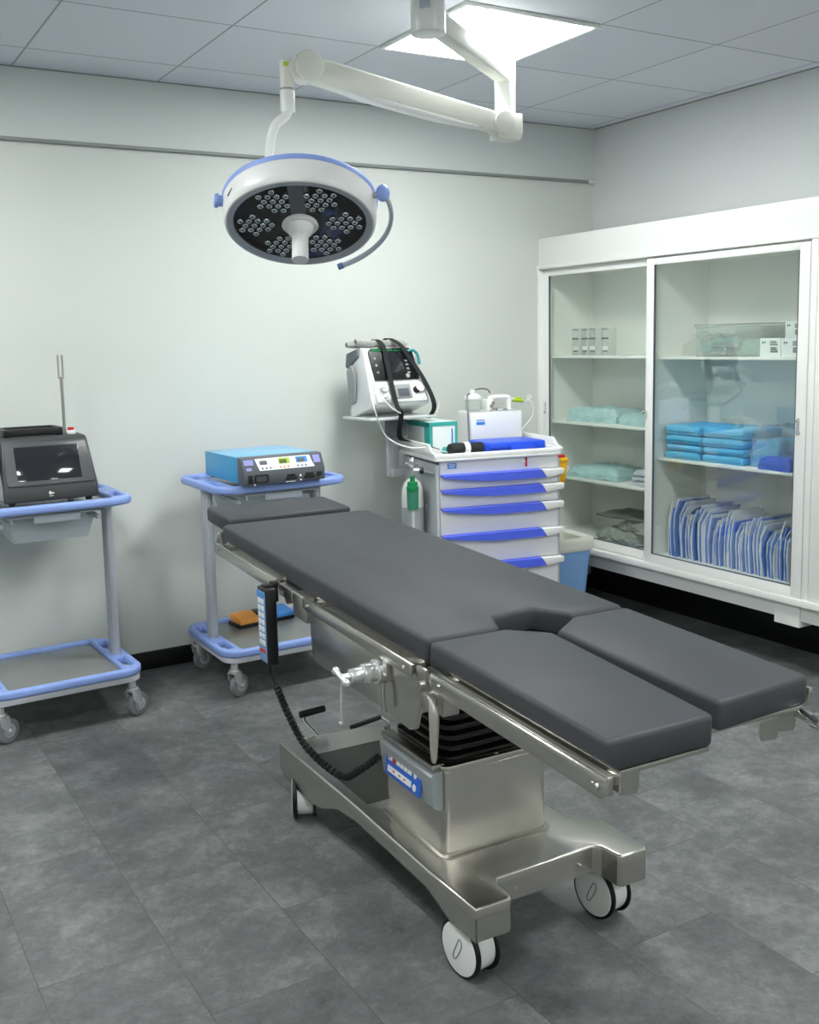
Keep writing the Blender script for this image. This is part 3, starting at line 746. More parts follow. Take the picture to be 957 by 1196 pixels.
# handset
hs = thing('handset_controller', 'black table handset with blue and white keypad hanging on the left rail', 'controller', O, YAW)
HT = T3(-.345, .79, .667) @ RX(-.02)
MB(HT).bx(-.018, .016, -.034, .034, -.105, .115, .006, seg=3).build('handset_body', BLACK, hs)
MB(HT).bx(-.0195, -.0175, -.029, .029, -.098, .105, .001).build('keypad_face', mat('keypad_pale_blue', '#7fa3cf', .4), hs)
k = MB(HT)
for r_ in range(7):
    for c_ in range(2): k.bx(-.0212, -.0195, -.022+c_*.024, -.004+c_*.024, -.05+r_*.02, -.036+r_*.02, .001)
k.build('keypad_button', WHITE, hs)
MB(HT).bx(-.0207, -.0195, -.027, .027, .088, .104).build('keypad_header', LABB, hs)
MB(HT).bx(-.0212, -.0195, -.02, .02, -.072, -.062).build('stop_button', RED, hs)
MB(HT).bx(.012, .030, -.014, .014, .07, .128, .003).bx(-.012, .030, -.014, .014, .112, .122, .002).build('hook', BLACK, hs)
P0 = [Vector(q) for q in ((-.345, .80, .575), (-.342, .78, .52), (-.336, .74, .475), (-.325, .70, .42), (-.305, .66, .36), (-.275, .605, .315), (-.245, .53, .295), (-.225, .47, .33), (-.196, .41, .385))]
def spline(P, n):
    Q = []
    for i in range(len(P)-1):
        p0 = P[max(i-1, 0)]; p1 = P[i]; p2 = P[i+1]; p3 = P[min(i+2, len(P)-1)]
        for k_ in range(n):
            t_ = k_/n; Q.append(.5*((2*p1)+(-p0+p2)*t_+(2*p0-5*p1+4*p2-p3)*t_*t_+(-p0+3*p1-3*p2+p3)*t_**3))
    Q.append(P[-1]); return Q
S = spline(P0, 60); pts = []; up = Vector((1, 0, 0))
for i, p in enumerate(S):
    t_ = (S[min(i+1, len(S)-1)]-S[max(i-1, 0)]).normalized(); up = (up-t_*up.dot(t_)).normalized(); sd = t_.cross(up)
    rr = 0 if i < 85 else .0085*min(1, (i-85)/12)
    a = i*1.15; pts.append(p+up*math.cos(a)*rr+sd*math.sin(a)*rr)
MB().tube(pts, .0030, 6).build('coiled_cord', BLACK, hs)

# ------------------------------------------------------------------ carts
def slot(cx, cy, w, d, r): return rrect(cx-w/2, cx+w/2, cy-d/2, cy+d/2, r, 4)
def make_cart(label, loc, rotz):
    t = thing('equipment_cart', label, 'cart', loc, rotz)
    L_, D_ = .30, .265
    def tray(z, name):
        out = rrect(-L_, L_, -D_, D_, .085, 8)
        hol = [rrect(-.215, .215, -.235, .235, .012, 3)]
        for sx in (-1, 1):
            for sy in (-1, 1): hol.append(slot(sx*.254, sy*.135, .036, .13, .012))
        b = MB(); b.plate([out]+hol, z-.032, z, bev=.010); o = b.build(name, BLUE_L, t)
        MB().bx(-.217, .217, -.237, .237, z-.024, z-.016).build('tray_panel', TRAYG, o)
        ins = .01 if z < .5 else .05
        MB().plate([rrect(-L_+ins, L_-ins, -D_+ins, D_-ins, .06, 6), rrect(-.21, .21, -.20, .20, .01, 3)], z-(.056 if z < .5 else .042), z-.033, bev=.003).build('tray_frame', mat('tray_frame_grey', '#c9ccd4', .4), o)
        return o
    tray(.891, 'top_tray'); tray(.208, 'bottom_tray')
    for sx in (-1, 1):
        b = MB()
        b.prism(rrect(sx*.255-.017, sx*.255+.017, -.034, .034, .012, 4), .18, .875)
        for yy in (-.016, .016): b.bx(sx*.255-.0185, sx*.255+.0185, yy-.002, yy+.002, .21, .85)
        b.build('leg', ALU, t)
    for sx in (-1, 1):
        for sy in (-1, 1):
            x, y = sx*.25, sy*.225
            a = .5 if sy < 0 else .2
            T = T3(x, y, 0) @ RZ(a)
            b = MB(T)
            b.cyl((0, 0, .118), (0, 0, .150), .017, seg=20).cyl((0, 0, .108), (0, 0, .120), .024, seg=20, bev=.002)
            for s2 in (-1, 1):
                b.prism([(-.022, .112), (.022, .112), (.026, .095), (.036, .05), (.030, .036), (.014, .036), (-.018, .08)], s2*.019-.002, s2*.019+.002, T=Matrix(((1, 0, 0, 0), (0, 0, 1, 0), (0, 1, 0, 0), (0, 0, 0, 1))), bev=.0008)
            b.bx(-.02, .024, -.02, .02, .104, .112, .002)
            b.cyl((.026, -.024, .048), (.026, .024, .048), .007, seg=12)
            f = b.build('caster', ZINC, t)
            b = MB(T); b.cyl((.026, -.013, .048), (.026, .013, .048), .048, seg=40, bev=.006); b.build('wheel', WHEELG, f)
            b = MB(T)
            for s2 in (-1, 1): b.cyl((.026, s2*.0132, .048), (.026, s2*.0145, .048), .026, seg=28)
            b.build('wheel_hub', ALU, f)
    # hanging drawer
    b = MB(); T = T3(0, -.04, .026)
    def taperbox(x0, x1, y0, y1, z0, z1, ins, th):
        bb = MB(T)
        def ring(i, z): return [bb.bm.verts.new(v) for v in ((x0+i, y0+i, z), (x1-i, y0+i, z), (x1-i, y1-i, z), (x0+i, y1-i, z))]
        o1 = ring(0, z1); o2 = ring(ins, z0); i1 = ring(th, z1); i2 = ring(ins+th, z0+th)
        for k_ in range(4):
            j = (k_+1) % 4
            bb.bm.faces.new((o1[k_], o1[j], o2[j], o2[k_])); bb.bm.faces.new((i1[k_], i2[k_], i2[j], i1[j])); bb.bm.faces.new((o1[k_], i1[k_], i1[j], o1[j]))
        bb.bm.faces.new(o2); bb.bm.faces.new(i2)
        bmesh.ops.recalc_face_normals(bb.bm, faces=bb.bm.faces[:])
        return bb
    dbox = taperbox(-.16, .16, -.16, .20, .735, .818, .022, .003).build('hanging_drawer', BINP, t)
    MB(T).plate([rrect(-.175, .175, -.178, .215, .012, 3), rrect(-.157, .157, -.157, .197, .01, 3)], .814, .822, bev=.002).bx(-.165, -.155, -.179, -.168, .798, .82, .001).bx(-.08, .09, -.182, -.172, .79, .82, .003).build('drawer_lip', mat('drawer_lip', '#b9bfca', .4), dbox)
    MB().bx(-.205, -.192, -.23, .12, .812, .828).bx(.152, .165, -.23, .12, .812, .828).build('drawer_runner', ALU, t)
    return t
c2 = make_cart('blue-rimmed equipment cart carrying the blue electrosurgical unit, behind the table head', (-2.205, -.36, 0), 0)
c1 = copy_tree(c2); c1.location = (-3.135, -.345, 0); c1.rotation_euler.z = .03
c1['label'] = 'blue-rimmed equipment cart at the left edge carrying the black touchscreen device'
c1['group'] = c2['group'] = 'blue-rimmed equipment carts'

# electrosurgical unit
es = thing('electrosurgical_unit', 'flat blue electrosurgical unit with grey control face on a cart', 'medical device', (-2.232, -.44, .892), .015)
MB().bx(-.203, .203, -.16, .205, .008, .112, .003).build('housing', ESUB, es)
MB().bx(-.203, .203, -.15, .204, .1122, .1135, .0005).build('top_cover', ESUT, es)
b = MB(); b.prism([(-.16, .003), (-.225, .003), (-.228, .052), (-.196, .113), (-.16, .116)], -.206, .206, T=Matrix(((0, 0, 1, 0), (1, 0, 0, 0), (0, 1, 0, 0), (0, 0, 0, 1))), bev=.002)
fp = b.build('front_panel', DGREY, es)
FA = frame((0, -.2125, .084), (0, -.886, .465), (1, 0, 0))
MB(FA).prism([(-.125, -.027), (-.14, .026), (.14, .026), (.145, .0), (.155, -.027)], 0, .0015).build('display_panel', CARDW, fp)
for x, mm in ((-.095, CYANP), (.005, GSCR), (.095, CYANP)):
    MB(FA).bx(x-.03, x+.028, -.004, .022, .0015, .002).build('display_bezel', LGREEN if x == .005 else LABB, fp) if x != -.095 else None
    MB(FA).bx(x-.024, x+.012, -.002, .015, .0018, .003).build('display', GSCR if mm == GSCR else DGREY, fp)
b = MB(FA)
for x in (-.11, -.09, -.07, .07, .09, .11): b.cyl((x, -.018, .0015), (x, -.018, .0035), .0045, seg=12)
b.build('panel_button', MGREY, fp)
b = MB(FA)
for x in (-.02, 0, .02): b.cyl((x, -.018, .0015), (x, -.018, .0035), .0045, seg=12)
b.build('panel_button', ORANGE, fp)
MB(FA).bx(.155, .19, -.01, .024, 0, .001).bx(-.196, -.15, .0, .024, 0, .001).bx(-.19, -.165, -.024, -.012, 0, .002).build('panel_sticker', mat('lavender_sticker', '#8f93cf', .5), fp)
FB = frame((0, -.2265, .028), (0, -.998, .06), (1, 0, 0))
b = MB(FB)
b.plate([rrect(-.155, -.085, -.016, .018, .010), rrect(-.148, -.092, -.010, .012, .007)], 0, .006, bev=.001)
b.bx(-.185, -.165, -.016, .018, 0, .004, .001)
for x in (.03, .125): b.bx(x-.028, x+.028, -.014, -.002, 0, .004, .001).bx(x-.02, x+.02, -.002, .010, 0, .003, .001)
b.bx(.165, .188, -.010, .010, 0, .004, .001)
b.build('socket', BLACK, fp)
b = MB(FB); b.cyl((-.155, -.022, 0), (-.155, -.022, .002), .004, seg=12).cyl((.078, 0, 0), (.078, 0, .002), .005, seg=12).cyl((.078, -.018, 0), (.078, -.018, .002), .004, seg=12).bx(.0, .05, -.023, -.020, 0, .001)
b.build('panel_mark', WHITE, fp)
b = MB()
for x in (-.18, .18):
    for y in (-.18, .17): b.cyl((x, y, 0), (x, y, .009), .011, seg=14)
b.build('foot', BLACK, es)
es.scale = (.885, 1, 1)
# foot switch
fs = thing('foot_switch', 'orange and blue double foot switch on the lower tray of the cart', 'foot switch', (-2.165, -.20, .1922), .12)
MB().bx(-.145, .145, -.055, .055, 0, .018, .004).bx(-.035, .03, -.05, .052, .018, .052, .008).build('switch_base', BLACK, fs)
MB().prism([(-.055, .016), (.045, .016), (.05, .052), (.02, .056), (-.055, .036)], -.138, -.038, T=YZ, bev=.004).build('pedal', ORANGE, fs)
MB().prism([(-.055, .016), (.045, .016), (.05, .052), (.02, .056), (-.055, .036)], .036, .138, T=YZ, bev=.004).build('pedal', PBLUE, fs)

# touchscreen device on left cart
td = thing('touchscreen_device', 'black desktop medical device with slanted dark touchscreen', 'medical device', (-3.145, -.42, .892), .015)
td.scale = (1, 1, 1.04)
b = MB(); b.prism([(.17, .012), (.17, .225), (.13, .237), (-.095, .232), (-.11, .222), (-.178, .062), (-.182, .012)], -.172, .172, T=YZ, bev=.007, seg=3)
# narrow the top
for v in b.bm.verts: v.co.x *= 1-.10*max(0, v.co.z-.06)/.18
hb = b.build('housing', DEVD, td)
FS = frame((0, -.147, .141), (0, -.92, .392), (1, 0, 0))
b = MB(FS); b.prism([(-.152, -.078), (.158, -.078), (.160, -.06), (.146, .076), (.138, .082), (-.140, .082), (-.148, .074), (-.158, -.062)], -.002, .004, bev=.002); b.build('bezel', BEZEL, td)
b = MB(FS); b.bx(-.118, .114, -.062, .066, .0035, .0055, .001); b.build('screen', SCREEN, td)
b = MB(); b.cyl((-.008, -.183, .04), (-.008, -.186, .04), .006, seg=16).bx(-.002, .006, -.185, -.182, .036, .041).bx(-.012, .004, -.185, -.182, .028, .030); b.build('front_logo', WHITE, td)
MB().prism([(.168, .014), (.168, .22), (.13, .23), (-.09, .225), (-.165, .06), (-.17, .014)], -.176, -.171, T=YZ, bev=.001).build('side_panel', GREYSIDE, td) if False else None
# carry recess on top
b = MB(); b.plate([rrect(-.135, .085, -.06, .10, .02), rrect(-.118, .068, -.042, .082, .015)], .236, .262, bev=.004); b.build('top_bin', BLACK, td)
MB().bx(-.145, .095, -.07, .11, .258, .264, .002).build('top_bin_lid', mat('smoke_black', '#1b2320', .15), td) if False else None
MB().cyl((.118, -.03, .233), (.118, -.03, .247), .018, seg=20, bev=.002).build('button_collar', WHITE, td)
MB().cyl((.118, -.03, .246), (.118, -.03, .258), .012, seg=20, bev=.003).build('stop_button', RED, td)
b = MB()
for x in (-.14, .14):
    for y in (-.15, .14): b.cyl((x, y, 0), (x, y, .014), .013, seg=14)
b.build('foot', BLACK, td)
MB(RX(0)).prism([(.16, .02), (.16, .215), (.125, .225), (-.09, .22), (-.168, .06), (-.172, .02)], -.1745, -.1715, T=YZ, bev=.001).build('side_panel', GREYSIDE, td)
# pole behind device
pl = thing('rod_stand', 'thin grey metal rod with forked top standing behind the touchscreen device', 'stand', (-2.982, -.135, .875))
MB().cyl((0, 0, 0), (0, 0, .47), .0065, seg=14).build('rod', STEEL2, pl)
MB().bx(-.012, .012, -.006, .006, .464, .474, .001).cyl((-.009, 0, .47), (-.009, 0, .56), .0038, seg=10).cyl((.009, 0, .47), (.009, 0, .56), .0038, seg=10).build('fork', STEEL2, pl)
MB().cyl((0, 0, 0), (0, 0, .012), .03, seg=24, bev=.003).build('rod_base', BLACK, pl)

# ------------------------------------------------------------------ crash cart
CC = (-1.112, -.445, 0); CR = -.19
cc = thing('crash_cart', 'white medical crash cart with five royal-blue drawer handles', 'cart', CC, CR)
MB().bx(-.30, .30, -.235, .235, .12, .90, .006).build('body', CARTSIDE, cc)
MB().bx(-.312, .312, -.245, .245, .09, .13, .01).build('base', CARTW, cc)
MB().bx(-.315, -.298, -.245, -.22, .13, .90, .006).bx(.298, .315, -.245, -.22, .13, .90, .006).build('corner_post', CARTSIDE, cc)
for z0, z1, zh in ((.855, .90, None), (.785, .85, .852), (.70, .78, .783), (.575, .695, .698), (.435, .57, .574), (.14, .43, .433)):
    if zh is None:
        MB().bx(-.298, .30, -.25, -.235, z0, .915, .002).build('top_panel', CARTW, cc); continue
    o = MB().bx(-.298, .30, -.25, -.235, z0, z1, .003).build('drawer', CARTW, cc)
    XZ = Matrix(((1, 0, 0, 0), (0, 0, 1, 0), (0, 1, 0, 0), (0, 0, 0, 1)))
    n = 14
    up = [(-.297+(.497)*i/n, zh) for i in range(n+1)]
    lo = [(.2+.028-(.525)*i/n, zh-.034+.028*abs((i/n-.45)/.55 if i/n > .45 else 0)**2.2) for i in range(n+1)]
    lo = []
    for i in range(n+1):
        s_ = i/n; x = .225-.522*s_; lo.append((x, zh-.037+.030*max(0, (s_-.35)/.65)**2))
    b = MB(); b.prism(up+lo, -.282, -.25, T=XZ, bev=.0)
    for v in b.bm.verts:
        if v.co.y < -.27 and v.co.z > zh-.002: v.co.z += .0
        if v.co.y > -.26: v.co.z += .004
    b.build('handle', DRAWB, o)
    b = MB(); b.prism([(.201, zh+.001), (.315, zh+.001), (.318, zh-.006), (.314, zh-.026), (.226, zh-.037)], -.284, -.25, T=XZ, bev=.003); b.build('handle_cap', WHITE, o)
# top tray
b = MB()
b.plate([rrect(-.325, .325, -.27, .262, .03)], .915, .932, bev=.006)
b.plate([rrect(-.325, .325, -.27, .262, .03), rrect(-.30, .30, -.243, .238, .02)], .925, .95, bev=.006)
b.build('top_tray', WHITE, cc)
b = MB()
for sx in (-1, 1):
    b.prism([(-.26, .935), (-.255, .95), (-.21, .958), (-.17, .99), (.10, .99), (.24, .995), (.262, .99), (.262, .93)], min(sx*.325, sx*.312), max(sx*.325, sx*.312), T=YZ, bev=.004)
b.bx(-.32, .32, .248, .262, .93, .99, .005)
b.build('guard_rail', WHITE, cc)
MB().bx(-.262, -.218, -.2525, -.2498, .882, .906, .0).build('blue_label', LABB, cc)
b = MB(frame((-.24, -.2525, .894), (0, -1, 0), (1, 0, 0)))
for k in range(3): b.bx(-.016, .016-.006*(k == 2), .005-.006*k, .0075-.006*k, 0, .0004)
b.build('label_print', WHITE, cc)
# lock
MB().bx(.128, .137, -.258, -.25, .868, .918, .003).build('seal_tag', RED, cc)
MB().cyl((.118, -.249, .893), (.118, -.256, .893), .011, seg=20, bev=.002).build('drawer_lock', WHITE, cc)
b = MB()
b.tube([(-.30, -.2, .86), (-.322, -.2, .86), (-.322, .18, .86), (-.30, .18, .86)], .006, 10).build('side_rail', ALU, cc)
for sx in (-1, 1):
    for sy in (-1, 1):
        T = T3(sx*.25, sy*.19, 0)
        f = MB(T).cyl((0, 0, .08), (0, 0, .10), .02).bx(-.018, .018, -.03, .03, .04, .085, .006).build('caster', MGREY, cc)
        MB(T).cyl((-.014, 0, .045), (.014, 0, .045), .045, seg=32, bev=.005).build('wheel', RUBBER, f)
CM = T3(*CC) @ RZ(CR)
def cl(x, y, z): return tuple(CM @ Vector((x, y, z)))
TZ = .9325
# glove box
gb = thing('glove_box', 'teal and white cardboard glove box on the cart top', 'box', cl(-.195, .085, TZ), CR+.10)
MB().bx(-.072, .075, -.10, .14, 0, .14, .002).build('carton', CARDW, gb)
b = MB(); b.bx(-.074, -.056, -.102, -.098, 0, .141).bx(-.0745, .077, -.1022, -.0985, .124, .1415).bx(.064, .077, -.102, -.098, 0, .141).bx(-.0745, -.0715, -.102, -.05, 0, .1415).bx(-.0745, .0775, -.102, .142, .1395, .1425).bx(-.0745, -.0715, -.102, .142, .12, .1415)
b.build('teal_print', TEAL, gb)
MB().bx(.045, .052, -.1035, -.1015, .02, .11).build('printed_strip', LABB, gb)
MB().bx(-.071, .073, -.097, .137, .1425, .1435).build('top_face', mat('pale_teal_card', '#d5e6e2', .55), gb)
# adhesive tape roll
tp = MB(T3(*cl(-.215, -.095, TZ)) @ RY(.5)).prism([(-.02, 0), (.025, .0), (.03, .03), (.012, .022), (.0, .036), (-.012, .03)], -.008, .008, T=Matrix(((1, 0, 0, 0), (0, 0, -1, 0), (0, 1, 0, 0), (0, 0, 0, 1))), bev=.001).build('folded_tab', TEAL)
tag(tp, 'small teal folded tab standing before the glove box', 'tab')
b = MB(T3(*cl(-.262, -.03, TZ+.001))).tube([(-.01, -.05, .004), (.0, -.02, .010), (.01, .01, .006), (.03, .04, .012)], .005, 8, smooth=4)
tag(b.build('tube_clip', LGREEN), 'short lime plastic tube piece lying at the left of the cart top', 'clip')
# blood pressure cuff
cf = thing('blood_pressure_cuff', 'rolled black blood pressure cuff with white label on the cart top', 'cuff', cl(-.125, -.155, TZ), CR+.05)
b = MB(); b.tube([(-.085, .0, .026), (-.04, .0, .028), (0, -.002, .028), (.05, .0, .026), (.09, .004, .02)], lambda t: .026+.003*math.sin(9*t), 18, smooth=5, flat=(.95, 1.3)).ruffle(.003, 40, 2)
for v in b.bm.verts: v.co.z = max(0.0, v.co.z)
b.build('cuff_roll', FABB, cf)
MB().tube([(-.02, -.001, .0285), (.005, -.002, .0285)], .0295, 20, flat=(.97, 1.3)).build('white_label', WHITE, cf)
MB().tube([(.08, .01, .012), (.12, .03, .006), (.15, -.01, .006), (.10, -.03, .006)], .004, 8, smooth=5).build('cuff_tube', BLACK, cf)
# blue case
bc = thing('equipment_case', 'flat royal-blue plastic carrying case lying on the cart top', 'case', cl(.105, -.105, TZ), CR+.04)
b = MB(); b.prism([(-.145, -.115), (.135, -.125), (.15, -.105), (.15, .08), (.13, .105), (-.14, .11), (-.155, .09), (-.155, -.09)], .002, .050, bev=.009, seg=3); b.build('case_shell', CASEB, bc)
b = MB(); b.plate([rrect(-.05, .075, -.140, -.105, .008)], .016, .036, bev=.003); b.build('case_handle', CASEB, bc)
MB().bx(-.15, .145, -.1215, -.10, .024, .027).build('case_seam', mat('case_seam', '#12309a', .5), bc)
# suction unit
su = thing('suction_unit', 'white portable suction machine with carry handle and clear jar on the cart', 'medical device', cl(.115, .11, TZ), CR+.03)
b = MB(); b.prism([(-.07, 0), (-.07, .175), (.0, .178), (.085, .178), (.085, 0)], -.135, .145, T=YZ, bev=.006); b.build('housing', WHITE, su)
MB().bx(-.105, -.06, -.0722, -.0695, .115, .128).bx(-.105, -.06, -.0722, -.0695, .135, .139).build('blue_label', LABB, su)
b = MB(); b.tube([(.01, .02, .175), (.01, .02, .225), (.025, .02, .238), (.105, .02, .238), (.118, .02, .225), (.12, .02, .175)], .013, 12, smooth=4, flat=(1.0, 1.1)); b.build('carry_handle', WHITE, su)
MB().bx(-.02, .02, -.02, .07, .175, .232, .008).build('handle_block', WHITE, su)
j = MB(); j.lathe([(0, 0), (.034, 0), (.038, .01), (.038, .06), (.034, .066), (0, .066)], 28, T=T3(-.082, .015, .178)); jo = j.build('collection_jar', CLEARP, su)
MB().lathe([(0, .0), (.042, 0), (.042, .012), (.03, .022), (.012, .03), (.012, .045), (0, .046)], 28, T=T3(-.082, .015, .236)).build('jar_lid', WHITE, jo)
b = MB(); b.cyl((.02, -.03, .176), (.02, -.03, .19), .012).cyl((.07, -.035, .176), (.07, -.035, .184), .01).cyl((-.02, -.05, .176), (-.02, -.05, .181), .008)
for x, y, z in ((-.005, .0, .205), (.012, -.012, .215), (.0, -.02, .2)): b.cyl((x, y, z), (x, y-.012, z), .009, seg=14)
b.build('gauge_knob', STEEL2, su)
MB().bx(-.125, -.03, -.055, .0, .178, .1795).bx(.0, .13, -.06, -.015, .1782, .1795).build('printed_panel', mat('pale_print', '#c3c8cc', .4, var=.2, scale=60), su)
MB().tube([(-.085, .02, .275), (-.04, .02, .285), (.0, .02, .28), (.02, .03, .262)], .004, 8, smooth=5).tube([(-.10, .01, .262), (-.125, -.01, .25), (-.14, -.05, .17), (-.148, -.075, .08), (-.15, -.09, .03), (-.12, -.105, .008)], .0045, 8, smooth=5).build('suction_hose', CABLEG, su)
b = MB(); b.cyl((.14, .02, .222), (.20, .02, .215), .009, seg=14).cyl((.15, .02, .232), (.19, .02, .23), .005, seg=10); b.build('hose_connector', LGREEN, su)
MB().tube([(.2, .02, .215), (.225, .02, .215), (.245, .02, .235), (.235, .02, .245), (.225, .02, .225), (.25, .02, .205), (.255, .02, .14), (.20, .02, .08), (.16, .05, .02)], .003, 8, smooth=5).tube([(.12, .02, .228), (.15, .02, .226)], .006, 8).build('connector_tube', CABLEW, su)
# sharps container hanging at right side
sc_ = thing('sharps_container', 'yellow sharps container with red lid hung on the cart side', 'sharps container', cl(.362, -.12, .755), CR)
sc_.scale = (1.15, 1, 1)
b = MB(); b.box((0, 0, .055), (.066, .10, .11), .008, taper=.78); b.build('container_body', YEL, sc_)
MB().box((0, 0, .12), (.072, .106, .022), .006).build('rim', YEL, sc_)
MB().box((-.003, 0, .138), (.05, .09, .016), .005).build('lid', RED, sc_)
MB().bx(-.042, -.03, -.02, .02, .07, .115, .002).build('hanger', ZINC, sc_)
# oxygen cylinder
ox = thing('oxygen_cylinder', 'white oxygen cylinder with metal valve strapped to the cart side', 'gas cylinder', cl(-.362, -.06, .12), CR)
b = MB(); b.lathe([(0, 0), (.046, 0), (.052, .01), (.052, .62), (.049, .655), (.038, .685), (.02, .70), (0, .703)], 36); b.build('cylinder_body', LAMPW, ox)
MB().lathe([(.0535, .0), (.0535, .57)], 36).build('grey_sleeve', mat('cylinder_grey', '#a9aeb2', .4), ox)
b = MB(); b.cyl((0, 0, .70), (0, 0, .78), .012).cyl((-.02, 0, .765), (.028, 0, .765), .010).cyl((0, -.03, .745), (0, .0, .745), .008).sph((0, 0, .79), .014).cyl((.02, -.01, .73), (.05, -.02, .727), .008)
b.build('valve', CHROME, ox)
MB().bx(.0525, .060, -.03, .03, .3, .33).bx(.0525, .060, -.03, .03, .55, .58).bx(-.04, .060, -.05, .05, -.01, 0).build('holder_bracket', ALU, ox)
# flowmeter and humidifier
fm = thing('oxygen_flowmeter', 'green oxygen flowmeter with clear humidifier bottle before the cylinder', 'flowmeter', cl(-.395, -.15, .585), CR)
b = MB(); b.lathe([(0, .235), (.022, .235), (.024, .228), (.024, .214), (.0285, .212), (.0285, .195), (.02, .19), (0, .19)], 24).lathe([(0, .262), (.010, .262), (.012, .235), (0, .235)], 16); b.build('green_collar', GREEN, fm)
MB().lathe([(0, .108), (.026, .108), (.027, .192), (.0, .193)], 24).build('flow_chamber', GREENC, fm)
MB().cyl((0, 0, .115), (0, 0, .19), .009).build('flow_tube', GREEN, fm)
MB().lathe([(0, -.04), (.021, -.04), (.0225, .107), (0, .108)], 24).build('humidifier_bottle', CLEARP, fm)
MB().cyl((0, 0, -.038), (0, 0, .10), .007, seg=12).build('inner_tube', LAMPW, fm)
b = MB(); b.cyl((0, 0, .26), (0, 0, .33), .007).cyl((0, 0, .31), (0, .08, .31), .007).cyl((.0, 0, .285), (.042, -.01, .285), .011, .012).sph((0, 0, .33), .011).cyl((-.0, -.012, .295), (-.035, -.02, .325), .007)
b.build('valve_fittings', ZINC, fm)
MB().cyl((.03, -.008, .285), (.05, -.012, .285), .014, seg=16, bev=.002).build('control_knob', BLACK, fm)
# bin
bn = thing('waste_bin', 'light blue waste bin with white bag folded over its rim', 'bin', (-.615, -.43, 0), -.1)
bn.scale = (1, 1, 1.05)
def tap(w0, w1, z0, z1, o=MB):
    b = MB()
    def rg(w, z): return [b.bm.verts.new((x*w, y*w, z)) for x, y in rrect(-1, 1, -1, 1, .2, 4)]
    A = [rg(w0, z0), rg(w1, z1), rg(w1*.94, z1), rg(w0*.94, z0+.01)]
    for p_, q_ in zip(A, A[1:]):
        for i in range(len(p_)): k_ = (i+1) % len(p_); b.bm.faces.new((p_[i], p_[k_], q_[k_], q_[i]))
    b.bm.faces.new(A[0]); b.bm.faces.new(A[-1]); bmesh.ops.recalc_face_normals(b.bm, faces=b.bm.faces[:]); return b
tap(.100, .136, 0, .415).build('bin_body', BINB, bn)
b = MB(); base = rrect(-1, 1, -1, 1, .2, 4)
R_ = []
for w, z_ in ((.136, .365), (.141, .375), (.1455, .42), (.143, .43), (.132, .432), (.118, .418), (.104, .25), (.080, .12), (.02, .10)):
    R_.append([b.bm.verts.new((x*w, y*w, z_)) for x, y in base])
for p_, q_ in zip(R_, R_[1:]):
    for i in range(len(base)): k_ = (i+1) % len(base); b.bm.faces.new((p_[i], p_[k_], q_[k_], q_[i]))
bmesh.ops.recalc_face_normals(b.bm, faces=b.bm.faces[:])
b.sub(2); b.ruffle(.003, 25, 5)
b.build('bin_bag', BAGW, bn)

# ------------------------------------------------------------------ defibrillator on its bracket
DF = T3(-1.46, -.25, 1.135) @ RZ(.02)
dfb = thing('defibrillator', 'grey-white defibrillator with dark screen tilted back on the cart bracket', 'medical device', (-1.485, -.25, 1.125), .02, rot=(-.30, .0, .06))
b = MB(); b.prism([(-.10, .004), (-.115, .015), (-.09, .285), (-.07, .30), (.03, .30), (.055, .24), (.075, .2), (.085, 0)], -.165, .165, T=YZ, bev=.012, seg=3)
for v in b.bm.verts: v.co.x *= 1-.14*max(0, v.co.z)/.3
b.build('housing', LAMPW, dfb)
FD = frame((0, -.105, .205), (0, -.996, .09), (1, 0, 0))
MB(FD).prism([(-.122, -.078), (.13, -.078), (.125, .07), (.11, .082), (-.108, .082), (-.125, .065)], -.006, .004, bev=.004).build('front_bezel', BLACK, dfb)
MB(FD).bx(-.06, .052, -.045, .06, .0035, .006, .001).build('screen', SCREEN, dfb)
b = MB(FD)
for k_ in range(4): b.bx(.066, .082, -.05+.02*k_, -.041+.02*k_, .004, .007, .001)
for k_ in range(3): b.cyl((-.1, -.04+.035*k_, .004), (-.1, -.04+.035*k_, .007), .006, seg=12)
b.cyl((.062, -.062, .004), (.062, -.062, .009), .011, seg=16)
b.build('button', GREYSIDE, dfb)
MB(FD).tube([(.085, .055, .006), (.11, .062, .02), (.135, .04, .022), (.14, -.01, .015)], .007, 10, smooth=5).build('teal_lead', mat('teal_lead', '#2f8f8a', .4), dfb)
MB(FD).bx(-.11, .01, .066, .074, .004, .006).bx(.02, .10, .064, .070, .004, .0055).build('green_marking', GREEN, dfb)
FE = frame((0, -.118, .07), (0, -.996, .09), (1, 0, 0))
MB(FE).bx(-.14, .15, -.055, .05, -.01, .006, .008).build('lower_face', LAMPW, dfb)
MB(FE).bx(-.035, .055, -.038, .030, .004, .014, .003).build('printer_door', GREYSIDE, dfb)
MB(FE).bx(-.022, .04, -.032, .008, .0138, .016, .001).build('printer_window', DGREY, dfb)
b = MB(FE); b.cyl((-.095, .015, 0), (-.095, .015, .022), .022, seg=24, bev=.003).cyl((-.09, -.03, 0), (-.09, -.03, .02), .018, seg=24, bev=.003).cyl((.11, .012, 0), (.11, .012, .02), .024, seg=24, bev=.003); b.build('connector', LAMPW, dfb)
MB(FE).cyl((.088, .0, .0), (.088, .0, .016), .017, seg=20, bev=.003).build('dial', BLACK, dfb)
MB().prism([(.02, .06), (.07, .06), (.05, .22), (.0, .24), (-.02, .18)], -.17, -.163, T=YZ, bev=.006).build('side_recess', GREYSIDE, dfb)
MB().prism([(-.05, .262), (.06, .235), (.07, .25), (.04, .305), (-.06, .30)], -.158, -.13, T=YZ, bev=.006).build('side_handle', MGREY, dfb)
